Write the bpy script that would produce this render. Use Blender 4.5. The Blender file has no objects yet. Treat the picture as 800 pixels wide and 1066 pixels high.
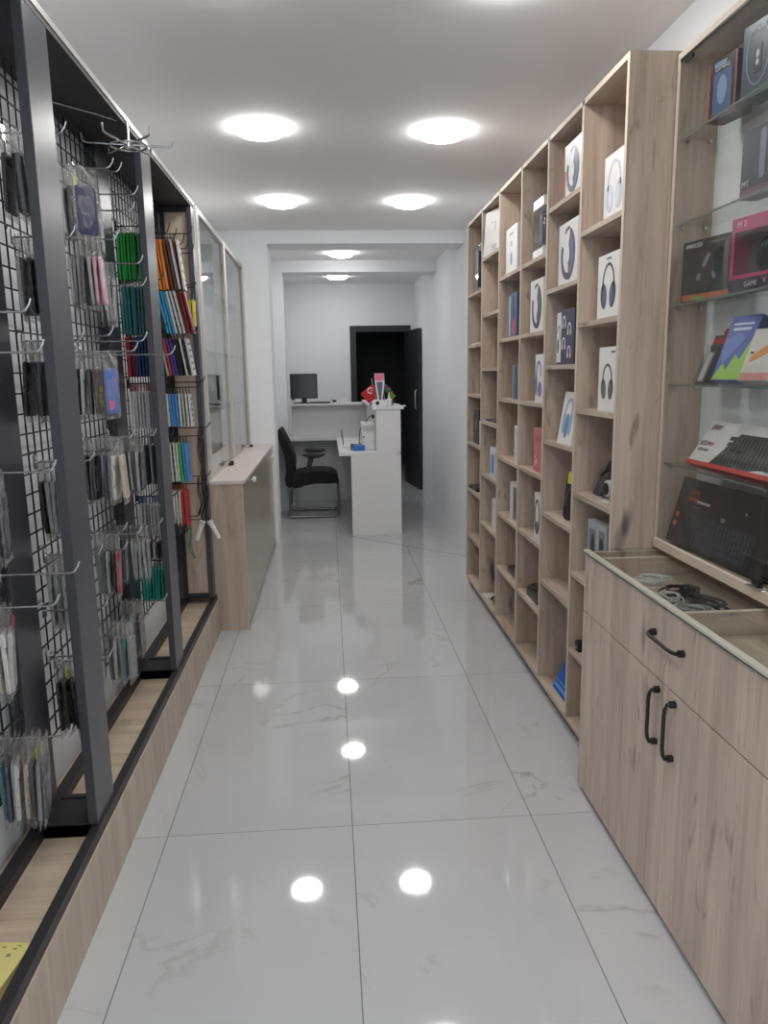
import bpy, bmesh, math, random
from mathutils import Vector, Matrix, Euler
R = math.radians
PI = math.pi
rng = random.Random(7)
SC = bpy.context.scene
COL = SC.collection

# ---------------------------------------------------------------- materials
def new_mat(name):
    m = bpy.data.materials.new(name); m.use_nodes = True
    nt = m.node_tree
    for n in list(nt.nodes): nt.nodes.remove(n)
    out = nt.nodes.new('ShaderNodeOutputMaterial')
    return m, nt, out
def srgb(c):
    return tuple((x/12.92 if x <= .04045 else ((x+.055)/1.055)**2.4) for x in [v/255 for v in c])
_mc = {}
def flat(name, rgb, rough=.5, metal=0, spec=.5, coat=0, var=0.0):
    if name in _mc: return _mc[name]
    m, nt, out = new_mat(name)
    b = nt.nodes.new('ShaderNodeBsdfPrincipled')
    c = srgb(rgb)
    b.inputs['Base Color'].default_value = (*c, 1)
    b.inputs['Roughness'].default_value = rough
    b.inputs['Metallic'].default_value = metal
    b.inputs['Specular IOR Level'].default_value = spec
    b.inputs['Coat Weight'].default_value = coat
    if var:
        tc = nt.nodes.new('ShaderNodeTexCoord'); no = nt.nodes.new('ShaderNodeTexNoise')
        no.inputs['Scale'].default_value = 9; no.inputs['Detail'].default_value = 4
        nt.links.new(tc.outputs['Object'], no.inputs['Vector'])
        mx = nt.nodes.new('ShaderNodeMix'); mx.data_type = 'RGBA'
        mx.inputs[6].default_value = (*[x*(1-var) for x in c], 1)
        mx.inputs[7].default_value = (*[min(1, x*(1+var)) for x in c], 1)
        nt.links.new(no.outputs['Fac'], mx.inputs[0]); nt.links.new(mx.outputs[2], b.inputs['Base Color'])
    nt.links.new(b.outputs[0], out.inputs[0])
    _mc[name] = m
    return m
def wood(name, light, dark, axis, knots=True, rough=.5, seed=0.0):
    """oak laminate; axis = direction of the grain (0 x, 1 y, 2 z)"""
    m, nt, out = new_mat(name); N = nt.nodes.new; L = nt.links.new
    b = N('ShaderNodeBsdfPrincipled'); tc = N('ShaderNodeTexCoord')
    mp = N('ShaderNodeMapping'); s = [9, 9, 9]; s[axis] = .7
    mp.inputs['Scale'].default_value = s; mp.inputs['Location'].default_value = (seed, seed*1.7, seed*.6)
    L(tc.outputs['Object'], mp.inputs['Vector'])
    n1 = N('ShaderNodeTexNoise'); n1.inputs['Scale'].default_value = 1.6; n1.inputs['Detail'].default_value = 6; n1.inputs['Roughness'].default_value = .62; n1.inputs['Distortion'].default_value = .5
    L(mp.outputs[0], n1.inputs['Vector'])
    mp2 = N('ShaderNodeMapping'); s2 = [60, 60, 60]; s2[axis] = 2.0
    mp2.inputs['Scale'].default_value = s2
    L(tc.outputs['Object'], mp2.inputs['Vector'])
    n2 = N('ShaderNodeTexNoise'); n2.inputs['Scale'].default_value = 1.5; n2.inputs['Detail'].default_value = 3
    L(mp2.outputs[0], n2.inputs['Vector'])
    mx = N('ShaderNodeMix'); mx.data_type = 'FLOAT'; mx.inputs[0].default_value = .22
    L(n1.outputs['Fac'], mx.inputs[2]); L(n2.outputs['Fac'], mx.inputs[3])
    cr = N('ShaderNodeValToRGB'); cr.color_ramp.elements[0].position = .34; cr.color_ramp.elements[1].position = .64
    cr.color_ramp.elements[0].color = (*srgb(dark), 1); cr.color_ramp.elements[1].color = (*srgb(light), 1)
    L(mx.outputs[0], cr.inputs[0])
    col = cr.outputs[0]
    if knots:
        mp3 = N('ShaderNodeMapping'); s3 = [5.5, 5.5, 5.5]; s3[axis] = 1.5
        mp3.inputs['Scale'].default_value = s3; mp3.inputs['Location'].default_value = (seed*.3+.2, .37, seed*.11)
        L(tc.outputs['Object'], mp3.inputs['Vector'])
        vn = N('ShaderNodeTexNoise'); vn.inputs['Scale'].default_value = 1.9; vn.inputs['Detail'].default_value = 2
        L(mp3.outputs[0], vn.inputs['Vector'])
        r3 = N('ShaderNodeValToRGB'); r3.color_ramp.elements[0].position = .66; r3.color_ramp.elements[1].position = .78
        r3.color_ramp.elements[0].color = (0, 0, 0, 1); r3.color_ramp.elements[1].color = (1, 1, 1, 1)
        L(vn.outputs['Fac'], r3.inputs[0])
        m3 = N('ShaderNodeMix'); m3.data_type = 'RGBA'; m3.inputs[7].default_value = (*srgb([x*.62 for x in dark]), 1)
        L(r3.outputs[0], m3.inputs[0]); L(col, m3.inputs[6]); col = m3.outputs[2]
        mp4 = N('ShaderNodeMapping'); s4 = [17, 17, 17]; s4[axis] = 4.5
        mp4.inputs['Scale'].default_value = s4; mp4.inputs['Location'].default_value = (seed*.7+.9, .61, seed*.31)
        L(tc.outputs['Object'], mp4.inputs['Vector'])
        v4 = N('ShaderNodeTexNoise'); v4.inputs['Scale'].default_value = 1.4; v4.inputs['Detail'].default_value = 1; v4.inputs['Distortion'].default_value = 1.2
        L(mp4.outputs[0], v4.inputs['Vector'])
        r4 = N('ShaderNodeValToRGB'); r4.color_ramp.elements[0].position = .67; r4.color_ramp.elements[1].position = .80
        r4.color_ramp.elements[0].color = (0, 0, 0, 1); r4.color_ramp.elements[1].color = (.6, .6, .6, 1)
        L(v4.outputs['Fac'], r4.inputs[0])
        m4 = N('ShaderNodeMix'); m4.data_type = 'RGBA'; m4.inputs[7].default_value = (*srgb([x*.66 for x in dark]), 1)
        L(r4.outputs[0], m4.inputs[0]); L(col, m4.inputs[6]); col = m4.outputs[2]
    L(col, b.inputs['Base Color'])
    b.inputs['Roughness'].default_value = rough
    b.inputs['Specular IOR Level'].default_value = .35
    L(b.outputs[0], out.inputs[0])
    return m
def glass(name, tint=(1, 1, 1), ior=1.45, rough=.0, boost=1.0):
    m, nt, out = new_mat(name); N = nt.nodes.new; L = nt.links.new
    t = N('ShaderNodeBsdfTransparent'); t.inputs[0].default_value = (*tint, 1)
    g = N('ShaderNodeBsdfGlossy'); g.inputs['Roughness'].default_value = rough
    f = N('ShaderNodeLayerWeight'); f.inputs[0].default_value = .5
    pw = N('ShaderNodeMath'); pw.operation = 'POWER'; pw.inputs[1].default_value = 4.5; L(f.outputs['Facing'], pw.inputs[0])
    mul = N('ShaderNodeMath'); mul.operation = 'MULTIPLY_ADD'; mul.inputs[1].default_value = .55*boost; mul.inputs[2].default_value = .022*boost; mul.use_clamp = True
    L(pw.outputs[0], mul.inputs[0])
    mx = N('ShaderNodeMixShader'); L(mul.outputs[0], mx.inputs[0]); L(t.outputs[0], mx.inputs[1]); L(g.outputs[0], mx.inputs[2])
    L(mx.outputs[0], out.inputs[0])
    return m
def poly_film(name):
    """clear crinkled polythene"""
    m, nt, out = new_mat(name); N = nt.nodes.new; L = nt.links.new
    t = N('ShaderNodeBsdfTransparent'); t.inputs[0].default_value = (.93, .93, .93, 1)
    g = N('ShaderNodeBsdfPrincipled'); g.inputs['Base Color'].default_value = (.8, .8, .8, 1); g.inputs['Roughness'].default_value = .12; g.inputs['Specular IOR Level'].default_value = .9
    tc = N('ShaderNodeTexCoord'); no = N('ShaderNodeTexNoise'); no.inputs['Scale'].default_value = 30; no.inputs['Detail'].default_value = 2
    L(tc.outputs['Object'], no.inputs['Vector'])
    bp = N('ShaderNodeBump'); bp.inputs['Strength'].default_value = 1.0; bp.inputs['Distance'].default_value = .03
    L(no.outputs['Fac'], bp.inputs['Height']); L(bp.outputs[0], g.inputs['Normal'])
    fr = N('ShaderNodeLayerWeight'); fr.inputs[0].default_value = .5; L(bp.outputs[0], fr.inputs['Normal'])
    pw = N('ShaderNodeMath'); pw.operation = 'POWER'; pw.inputs[1].default_value = 3.0; L(fr.outputs['Facing'], pw.inputs[0])
    ad = N('ShaderNodeMath'); ad.operation = 'MULTIPLY_ADD'; ad.inputs[1].default_value = .5; ad.inputs[2].default_value = .085; ad.use_clamp = True
    L(pw.outputs[0], ad.inputs[0])
    mx = N('ShaderNodeMixShader'); L(ad.outputs[0], mx.inputs[0]); L(t.outputs[0], mx.inputs[1]); L(g.outputs[0], mx.inputs[2])
    L(mx.outputs[0], out.inputs[0])
    return m
def tile_floor():
    m, nt, out = new_mat('polished marble tile'); N = nt.nodes.new; L = nt.links.new
    b = N('ShaderNodeBsdfPrincipled'); tc = N('ShaderNodeTexCoord')
    sp = N('ShaderNodeSeparateXYZ'); L(tc.outputs['Object'], sp.inputs[0])
    def M(op, a, bb=None, c=None):
        n = N('ShaderNodeMath'); n.operation = op
        for i, v in enumerate((a, bb, c)):
            if v is None: continue
            if isinstance(v, (int, float)): n.inputs[i].default_value = v
            else: L(v, n.inputs[i])
        return n.outputs[0]
    def line(coord, off, period, half):
        a = M('SUBTRACT', coord, off)
        a = M('DIVIDE', a, period); a = M('FRACT', a); a = M('SUBTRACT', a, .5); a = M('ABSOLUTE', a); a = M('SUBTRACT', .5, a)
        return M('LESS_THAN', a, half/period)
    gx = line(sp.outputs[0], .0385, .6, .0016); gy = line(sp.outputs[1], 2.243, 1.2, .0016)
    # the layout stops at an oblique joint in front of the desk: line through (.188,6.71) and (1.0,5.91)
    d = M('ADD', M('MULTIPLY', sp.outputs[0], .702), M('MULTIPLY', sp.outputs[1], .712)); d = M('SUBTRACT', d, 4.912)
    far = M('GREATER_THAN', d, 0.0); right = M('GREATER_THAN', sp.outputs[0], .17)
    keep = M('SUBTRACT', 1, M('MULTIPLY', far, right))
    seam = M('MULTIPLY', M('LESS_THAN', M('ABSOLUTE', d), .008), right)
    gx = M('MULTIPLY', gx, keep)
    gr = M('MAXIMUM', M('MULTIPLY', gx, .75), M('MAXIMUM', M('MULTIPLY', gy, .6), M('MULTIPLY', seam, .5)))
    # tile id shifts the veins so they stop at the joints
    ix = M('FLOOR', M('DIVIDE', M('SUBTRACT', sp.outputs[0], .0385), .6)); iy = M('FLOOR', M('DIVIDE', M('SUBTRACT', sp.outputs[1], 2.243), 1.2))
    cb = N('ShaderNodeCombineXYZ'); L(M('ADD', sp.outputs[0], M('MULTIPLY', iy, 3.1)), cb.inputs[0]); L(M('ADD', sp.outputs[1], M('MULTIPLY', ix, 5.3)), cb.inputs[1]); L(M('MULTIPLY', M('ADD', ix, iy), 1.7), cb.inputs[2])
    n1 = N('ShaderNodeTexNoise'); n1.inputs['Scale'].default_value = 1.5; n1.inputs['Detail'].default_value = 8; n1.inputs['Distortion'].default_value = .7; n1.inputs['Roughness'].default_value = .55
    L(cb.outputs[0], n1.inputs['Vector'])
    v = M('ABSOLUTE', M('SUBTRACT', n1.outputs['Fac'], .5))
    vein = N('ShaderNodeValToRGB'); e = vein.color_ramp.elements
    e[0].position = 0; e[0].color = (1, 1, 1, 1); e[1].position = .012; e[1].color = (0, 0, 0, 1)
    L(v, vein.inputs[0])
    n2 = N('ShaderNodeTexNoise'); n2.inputs['Scale'].default_value = 2.2; n2.inputs['Detail'].default_value = 3; L(cb.outputs[0], n2.inputs['Vector'])
    vm = M('MULTIPLY', vein.outputs[0], M('MULTIPLY', M('SMOOTH_MAX', M('SUBTRACT', n2.outputs['Fac'], .5), 0, .02), 3.6))
    cloud = N('ShaderNodeMix'); cloud.data_type = 'RGBA'; cloud.inputs[6].default_value = (.50, .505, .52, 1); cloud.inputs[7].default_value = (.60, .605, .615, 1)
    L(n2.outputs['Fac'], cloud.inputs[0])
    c1 = N('ShaderNodeMix'); c1.data_type = 'RGBA'; c1.inputs[7].default_value = (.30, .27, .22, 1); c1.clamp_factor = True
    L(vm, c1.inputs[0]); L(cloud.outputs[2], c1.inputs[6])
    c2 = N('ShaderNodeMix'); c2.data_type = 'RGBA'; c2.inputs[7].default_value = (.10, .10, .10, 1)
    L(gr, c2.inputs[0]); L(c1.outputs[2], c2.inputs[6])
    L(c2.outputs[2], b.inputs['Base Color'])
    b.inputs['Roughness'].default_value = .045; b.inputs['IOR'].default_value = 1.55
    n3 = N('ShaderNodeTexNoise'); n3.inputs['Scale'].default_value = 3.5; L(tc.outputs['Object'], n3.inputs['Vector'])
    bp = N('ShaderNodeBump'); bp.inputs['Strength'].default_value = .02; bp.inputs['Distance'].default_value = .02; L(n3.outputs['Fac'], bp.inputs['Height'])
    L(bp.outputs[0], b.inputs['Normal'])
    L(b.outputs[0], out.inputs[0])
    return m
def emitter(name, rgb, strength):
    m, nt, out = new_mat(name)
    e = nt.nodes.new('ShaderNodeEmission'); e.inputs[0].default_value = (*rgb, 1); e.inputs[1].default_value = strength
    nt.links.new(e.outputs[0], out.inputs[0]); return m

OAK_L, OAK_D = (205, 186, 170), (166, 145, 130)
M_OAKZ = wood('oak laminate upright grain', OAK_L, OAK_D, 2)
M_OAKY = wood('oak laminate lengthways grain', OAK_L, OAK_D, 1, seed=3.1)
M_OAKX = wood('oak laminate cross grain', OAK_L, OAK_D, 0, seed=1.3)
M_OAKF = wood('oak laminate fronts', (222, 202, 188), (182, 160, 148), 2, seed=5.2)
M_PLINTH = wood('pale oak plinth', (208, 194, 178), (180, 163, 147), 2, knots=False, seed=2.2)
M_PLTOP = wood('pale oak plinth top', (208, 190, 170), (172, 150, 130), 0, knots=False, seed=2.7)
M_EDGE = flat('oak edge band', (206, 190, 172), .5)
M_WALL = flat('white painted wall', (240, 242, 245), .75, var=.02)
M_CEIL = flat('white ceiling paint', (246, 245, 245), .85, var=.01)
M_TILE = tile_floor()
M_BLACK = flat('black powder coated steel', (60, 61, 68), .32, spec=.8)
M_RAIL = flat('black painted rail', (38, 38, 40), .45)
M_BLACKM = flat('black matt board', (44, 44, 47), .55)
M_WIRE = flat('black grid wire', (30, 30, 32), .5)
M_CHROME = flat('chrome wire', (205, 206, 208), .22, metal=1)
M_STEEL = flat('brushed steel', (190, 190, 190), .35, metal=1)
M_ALU = flat('aluminium trim', (176, 174, 172), .4, metal=.6)
M_HANDLE = flat('black handle', (22, 22, 23), .4)
M_GLASS = glass('clear glass', (.96, .98, .97), 1.48)
M_GLASSR = glass('clear sliding glass', (.95, .96, .96), 1.5, boost=1.15)
M_GEDGE = flat('polished glass edge', (198, 195, 180), .2)
M_GREEN = flat('green glass edge', (36, 74, 54), .2)
M_FILM = poly_film('clear polythene')
M_WHITE = flat('white laminate', (226, 226, 226), .45)
M_WPL = flat('white plastic', (232, 232, 230), .35)
M_DOOR = flat('dark wenge door', (34, 36, 40), .42, var=.15)
M_DARKROOM = flat('unlit darkness in wall colour', (70, 72, 76), .8)  # dark grey colour stands in for the missing light beyond the door
M_BLKFAB = flat('black mesh fabric', (24, 24, 27), .85)
M_BLKPL = flat('black plastic', (20, 20, 22), .4)
M_SCREEN = flat('dark screen', (10, 11, 14), .12)
M_BEIGE = flat('glossy beige door', (178, 166, 150), .22)
M_PINKTOP = flat('pale worktop', (222, 210, 203), .3)
M_LAMP = emitter('lamp diffuser', (1.0, .985, .96), 42.0)
def C_(rgb, rough=.4): return flat('print %d %d %d' % tuple(rgb), rgb, rough)

# ---------------------------------------------------------------- mesh builder
class MB:
    def __init__(s): s.bm = bmesh.new()
    def box(s, x0, x1, y0, y1, z0, z1, bev=0, seg=2):
        r = bmesh.ops.create_cube(s.bm, size=1)
        vs = r['verts']
        for v in vs:
            v.co = Vector(((x0+x1)/2+v.co.x*(x1-x0), (y0+y1)/2+v.co.y*(y1-y0), (z0+z1)/2+v.co.z*(z1-z0)))
        if bev:
            es = list({e for v in vs for e in v.link_edges})
            bmesh.ops.bevel(s.bm, geom=es, offset=bev, segments=seg, affect='EDGES', profile=.5)
        return s
    def cyl(s, p0, p1, r, seg=14, r1=None):
        p0, p1 = Vector(p0), Vector(p1); d = p1-p0
        q = d.to_track_quat('Z', 'Y').to_matrix().to_4x4()
        bmesh.ops.create_cone(s.bm, cap_ends=True, segments=seg, radius1=r, radius2=r if r1 is None else r1, depth=d.length, matrix=Matrix.Translation((p0+p1)/2) @ q)
        return s
    def tube(s, pts, r, seg=8, closed=False):
        pts = [Vector(p) for p in pts]; n = len(pts); rings = []
        up = None
        for i, p in enumerate(pts):
            a = pts[(i-1) % n] if (closed or i > 0) else p
            b = pts[(i+1) % n] if (closed or i < n-1) else p
            t = (b-a).normalized()
            if up is None:
                up = Vector((0, 0, 1)) if abs(t.z) < .9 else Vector((1, 0, 0))
            u = t.cross(up)
            if u.length < 1e-5: u = t.cross(Vector((0, 1, 0)))
            u.normalize(); w = u.cross(t).normalized(); up = w
            rings.append([s.bm.verts.new(p+(u*math.cos(2*PI*k/seg)+w*math.sin(2*PI*k/seg))*r) for k in range(seg)])
        m = n if closed else n-1
        for i in range(m):
            A, B = rings[i], rings[(i+1) % n]
            for k in range(seg):
                s.bm.faces.new((A[k], A[(k+1) % seg], B[(k+1) % seg], B[k]))
        if not closed:
            s.bm.faces.new(rings[0][::-1]); s.bm.faces.new(rings[-1])
        return s
    def lathe(s, prof, c=(0, 0, 0), seg=28):
        c = Vector(c); rings = []
        for r, z in prof:
            if r < 1e-6: rings.append([s.bm.verts.new(c+Vector((0, 0, z)))])
            else: rings.append([s.bm.verts.new(c+Vector((r*math.cos(2*PI*k/seg), r*math.sin(2*PI*k/seg), z))) for k in range(seg)])
        for A, B in zip(rings, rings[1:]):
            for k in range(seg):
                a0, a1 = A[k % len(A)], A[(k+1) % len(A)]; b0, b1 = B[k % len(B)], B[(k+1) % len(B)]
                f = []
                for v in (a0, a1, b1, b0):
                    if v not in f: f.append(v)
                if len(f) > 2: s.bm.faces.new(f)
        return s
    def prism(s, poly, lo, hi, axis='y', bev=0):
        """extrude a 2-D outline; axis y: (x,z) outline; axis x: (y,z) outline; axis z: (x,y)"""
        def P(a, b, c): return {'y': (a, c, b), 'x': (c, a, b), 'z': (a, b, c)}[axis]
        A = [s.bm.verts.new(P(a, b, lo)) for a, b in poly]; B = [s.bm.verts.new(P(a, b, hi)) for a, b in poly]
        n = len(poly); fs = [s.bm.faces.new(A), s.bm.faces.new(B[::-1])]
        for i in range(n): fs.append(s.bm.faces.new((A[i], B[i], B[(i+1) % n], A[(i+1) % n])))
        if bev:
            es = list(fs[0].edges)+list(fs[1].edges)
            bmesh.ops.bevel(s.bm, geom=es, offset=bev, segments=3, affect='EDGES', profile=.5)
        return s
    def mesh(s, name, mat, smooth=False):
        bmesh.ops.recalc_face_normals(s.bm, faces=s.bm.faces)
        me = bpy.data.meshes.new(name); s.bm.to_mesh(me); s.bm.free()
        for m in (mat if isinstance(mat, (list, tuple)) else [mat]): me.materials.append(m)
        if smooth:
            for p in me.polygons: p.use_smooth = True
            try: me.set_sharp_from_angle(angle=R(38))
            except Exception: pass
        return me
    def build(s, name, mat, parent=None, smooth=False, origin=None):
        """vertices are given in world space unless the parent keeps its own local frame"""
        off = None
        if parent is not None and not parent.get('_loc'):
            o = Vector(parent['_at']); off = -o
        elif parent is None and origin is not None: off = -Vector(origin)
        if off is not None: bmesh.ops.translate(s.bm, verts=s.bm.verts, vec=off)
        me = s.mesh(name, mat, smooth)
        ob = bpy.data.objects.new(name, me); COL.objects.link(ob)
        if parent is not None:
            ob.parent = parent
            if parent.get('_loc'): ob['_loc'] = 1
            else: ob['_at'] = parent['_at']
        elif origin is not None: ob.location = origin; ob['_at'] = list(origin)
        else: ob['_at'] = [0, 0, 0]
        return ob
def rrect(w, h, r, n=4, cx=0, cz=0):
    pts = []
    for (sx, sz, a0) in ((1, 1, 0), (-1, 1, 90), (-1, -1, 180), (1, -1, 270)):
        for k in range(n+1):
            a = R(a0+90*k/n); pts.append((cx+sx*(w/2-r)+r*math.cos(a), cz+sz*(h/2-r)+r*math.sin(a)))
    return pts
def ell(cx, cz, rx, rz, rot=0, n=18):
    o = []
    for k in range(n):
        a = 2*PI*k/n; x, z = rx*math.cos(a), rz*math.sin(a)
        o.append((cx+x*math.cos(rot)-z*math.sin(rot), cz+x*math.sin(rot)+z*math.cos(rot)))
    return o
def arc(cx, cz, rx, rz, t, a0, a1, n=14):
    o = [(cx+rx*math.cos(R(a0+(a1-a0)*k/n)), cz+rz*math.sin(R(a0+(a1-a0)*k/n))) for k in range(n+1)]
    i = [(cx+(rx-t)*math.cos(R(a0+(a1-a0)*k/n)), cz+(rz-t)*math.sin(R(a0+(a1-a0)*k/n))) for k in range(n+1)]
    return o+i[::-1]
def tag(o, label=None, cat=None, group=None, kind=None):
    if label: o['label'] = label
    if cat: o['category'] = cat
    if group: o['group'] = group
    if kind: o['kind'] = kind
    return o
def empty(name, loc, label, cat, group=None, rot=(0, 0, 0), local=False):
    o = bpy.data.objects.new(name, None); COL.objects.link(o); o.empty_display_size = .05
    o.location = loc; o.rotation_euler = rot
    o['_at'] = list(loc)
    if local: o['_loc'] = 1
    return tag(o, label, cat, group)
def struct(name, mb, mat, **k):
    return tag(mb.build(name, mat, **k), kind='structure')
def text_mesh(s, size, name, mat, parent, mtx, depth=.0005):
    cu = bpy.data.curves.new(name, 'FONT'); cu.body = s; cu.size = size; cu.extrude = depth; cu.align_x = 'CENTER'; cu.align_y = 'CENTER'
    tmp = bpy.data.objects.new(name+'_tmp', cu); COL.objects.link(tmp)
    dg = bpy.context.evaluated_depsgraph_get(); dg.update()
    me = bpy.data.meshes.new_from_object(tmp.evaluated_get(dg))
    bpy.data.objects.remove(tmp); bpy.data.curves.remove(cu)
    me.materials.clear(); me.materials.append(mat); me.transform(mtx)
    ob = bpy.data.objects.new(name, me); COL.objects.link(ob); ob.parent = parent
    if parent.get('_loc'): ob['_loc'] = 1
    return ob

# ---------------------------------------------------------------- room
XL, XR, YF, YB, HC = -.90, 1.225, -1.7, 10.25, 2.64
struct('floor', MB().box(XL-.1, XR+.1, YF-.1, YB+2.0, -.05, 0), M_TILE)
struct('ceiling', MB().box(XL-.1, XR+.1, YF-.1, YB+2.0, HC, HC+.06), M_CEIL)
struct('wall_left', MB().box(XL-.1, XL, YF-.1, 6.52, 0, HC), M_WALL)
struct('wall_right', MB().box(XR, XR+.1, YF-.1, 5.3, 0, HC).box(1.178, XR+.1, 5.3, YB+.1, 0, HC), M_WALL)
struct('wall_front', MB().box(XL, XL+.12, YF-.1, YF, 0, HC).box(XR-.12, XR, YF-.1, YF, 0, HC).box(XL+.12, XR-.12, YF-.1, YF, 2.35, HC), M_WALL)
# unseen glazed front, added so daylight brightens the counter fronts and ceiling
wf = struct('added_window_1', MB().box(XL+.12, XL+.17, YF-.08, YF-.02, 0, 2.35).box(XR-.17, XR-.12, YF-.08, YF-.02, 0, 2.35).box(XL+.17, XR-.17, YF-.08, YF-.02, 2.29, 2.35).box(.13, .19, YF-.08, YF-.02, 0, 2.29).box(XL+.17, XR-.17, YF-.08, YF-.02, 0, .06), flat('added window frame', (60, 62, 66), .4))
MB().box(XL+.17, .13, YF-.054, YF-.046, .06, 2.29).box(.19, XR-.17, YF-.054, YF-.046, .06, 2.29).build('added_window_pane', M_GLASS, wf)
struct('wall_left_rear', MB().box(XL-.1, -.555, 6.85, YB+.1, 0, HC), M_WALL)
struct('trim_1', MB().box(XL-.1, -.468, 6.52, 6.86, 0, HC).box(-.468, XR, 6.52, 6.86, 2.537, HC), M_WALL)       # pier and beam
struct('trim_2', MB().box(-.555, -.447, 8.18, 8.5, 0, HC).box(-.447, XR, 8.18, 8.5, 2.525, HC), M_WALL)
DX0, DX1, DZ = .36, 1.075, 2.06
struct('wall_back', MB().box(-.60, DX0, YB, YB+.1, 0, HC).box(DX1, XR, YB, YB+.1, 0, HC).box(DX0, DX1, YB, YB+.1, DZ, HC), M_WALL)
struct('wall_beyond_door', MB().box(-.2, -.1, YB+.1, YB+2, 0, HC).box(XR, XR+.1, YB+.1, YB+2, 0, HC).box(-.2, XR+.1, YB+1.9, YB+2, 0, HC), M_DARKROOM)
dr = bpy.data.objects.new('door_1', None); COL.objects.link(dr); dr.location = ((DX0+DX1)/2, YB, 0); dr['_at'] = list(dr.location); tag(dr, kind='structure')
fr = MB()
fr.box(DX0-.05, DX0+.03, YB-.02, YB+.1, 0, DZ+.04).box(DX1-.03, DX1+.05, YB-.02, YB+.1, 0, DZ+.04).box(DX0+.03, DX1-.03, YB-.02, YB+.1, DZ-.04, DZ+.04)
fr.build('door_frame', M_DOOR, dr)
# leaf: hinged on the right jamb and swung into the shop along the right wall
hx, hy, fx, fy = 1.06, 10.2, 1.148, 9.42
dv = Vector((fx-hx, fy-hy, 0)); ll = dv.length; dv.normalize(); nv = Vector((-dv.y, dv.x, 0))
def obox(mb, a0, a1, b0, b1, z0, z1):
    o = Vector((hx, hy, 0)); r = bmesh.ops.create_cube(mb.bm, size=1)
    for v in r['verts']:
        v.co = o+dv*((a0+a1)/2+v.co.x*(a1-a0))+nv*((b0+b1)/2+v.co.y*(b1-b0))+Vector((0, 0, (z0+z1)/2+v.co.z*(z1-z0)))
lf = MB(); obox(lf, 0, ll, -.02, .02, .008, DZ-.045)
for (z0, z1) in ((.15, .95), (1.1, 1.9)):
    for sgn in (-1, 1):
        obox(lf, .1, ll-.1, .02*sgn-.004, .02*sgn+.004, z0, z1)
leaf = lf.build('door_leaf', M_DOOR, dr)
h = MB()
for sgn in (-1,):
    a = Vector((hx, hy, 0))+dv*(ll-.07)+nv*(.045*sgn)
    h.tube([a+Vector((0, 0, 1.02))-nv*.02*sgn, a+Vector((0, 0, 1.03)), a+Vector((0, 0, 1.25)), a+Vector((0, 0, 1.26))-nv*.02*sgn], .009)
h.build('door_handle', M_STEEL, dr, smooth=True)
k = MB(); a = Vector((hx, hy, 1.06))+dv*(ll-.14)-nv*.02; k.cyl(a, a-nv*.012, .018); k.build('keyhole_plate', M_STEEL, dr)

# ceiling lamps
def lamp(x, y, label):
    o = empty('ceiling_light', (x, y, HC), label, 'light', 'round ceiling lights')
    MB().lathe([(.1245, 0), (.1235, -.002), (.1225, -.003)], (x, y, HC), 40).build('lamp_rim', M_WPL, o, smooth=True)
    MB().lathe([(.1225, -.003), (.119, -.018), (.104, -.031), (.085, -.037), (0, -.038)], (x, y, HC), 40).build('lamp_diffuser', M_LAMP, o, smooth=True)
lamp(-.29, 3.90, 'round glowing ceiling light, left of the nearer visible pair')
lamp(.60, 3.93, 'round glowing ceiling light, right of the nearer visible pair')
lamp(-.285, 5.44, 'round glowing ceiling light, left of the pair before the beam')
lamp(.60, 5.45, 'round glowing ceiling light, right of the pair before the beam')
lamp(.165, 7.68, 'round glowing ceiling light between the two beams')
lamp(.150, 9.42, 'round glowing ceiling light behind the second beam, nearest the door')
lamp(.58, 2.44, 'round ceiling light cut off by the top edge of the photo')
lamp(-.29, 2.40, 'round ceiling light above the near left rack, outside the photo')
for (x, y) in ((-.29, .9), (.60, .9), (-.29, -.6), (.60, -.6)):
    lamp(x, y, 'round ceiling light behind the photographer')

# ---------------------------------------------------------------- cubby shelf on the right
SX0, SX1 = .94, XR-.006
DIV = [2.405, 2.815, 3.240, 3.670, 4.140, 4.600, 5.060]
ZA = [1.965, 1.642, 1.325, 1.003, .685, .367]
ZB = [2.130, 1.805, 1.492, 1.172, .850, .537]
T = .018; SZ0, SZ1 = .065, 2.415
sh = empty('cubby_shelf', (1.08, 3.73, 0), 'tall oak cubby shelf of six staggered columns along the right wall', 'shelf')
for i, y in enumerate(DIV):
    nm = 'side_panel' if i in (0, 6) else 'divider'
    MB().box(SX0, SX1-.006, y, y+T, SZ0-.018 if i in (0, 6) else SZ0, SZ1-T if i not in (0, 6) else SZ1, bev=.001, seg=1).build(nm, M_OAKZ, sh)
    MB().box(SX0-.0012, SX0, y, y+T, SZ0, SZ1).build('edge_band', M_EDGE, sh)
MB().box(SX0, SX1-.006, DIV[0]+T, DIV[6], SZ1-T, SZ1).build('top_panel', M_OAKY, sh)
MB().box(SX0-.0012, SX0, DIV[0]+T, DIV[6], SZ1-T, SZ1).build('edge_band', M_EDGE, sh)
MB().box(SX0, SX1-.006, DIV[0]+T, DIV[6], SZ0-T, SZ0).build('bottom_panel', M_OAKY, sh)
MB().box(SX0+.03, SX1-.02, DIV[0]+.005, DIV[6]+T-.005, 0, SZ0-T).build('toe_kick', M_BLACKM, sh)
MB().box(SX1-.006, SX1, DIV[0], DIV[6]+T, SZ0-T, SZ1).build('back_panel', M_OAKZ, sh)
for c in range(6):
    for z in (ZB if c in (1, 4) else ZA):
        MB().box(SX0+.001, SX1-.006, DIV[c]+T, DIV[c+1], z-T, z).build('shelf_board', M_OAKY, sh)

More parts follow.
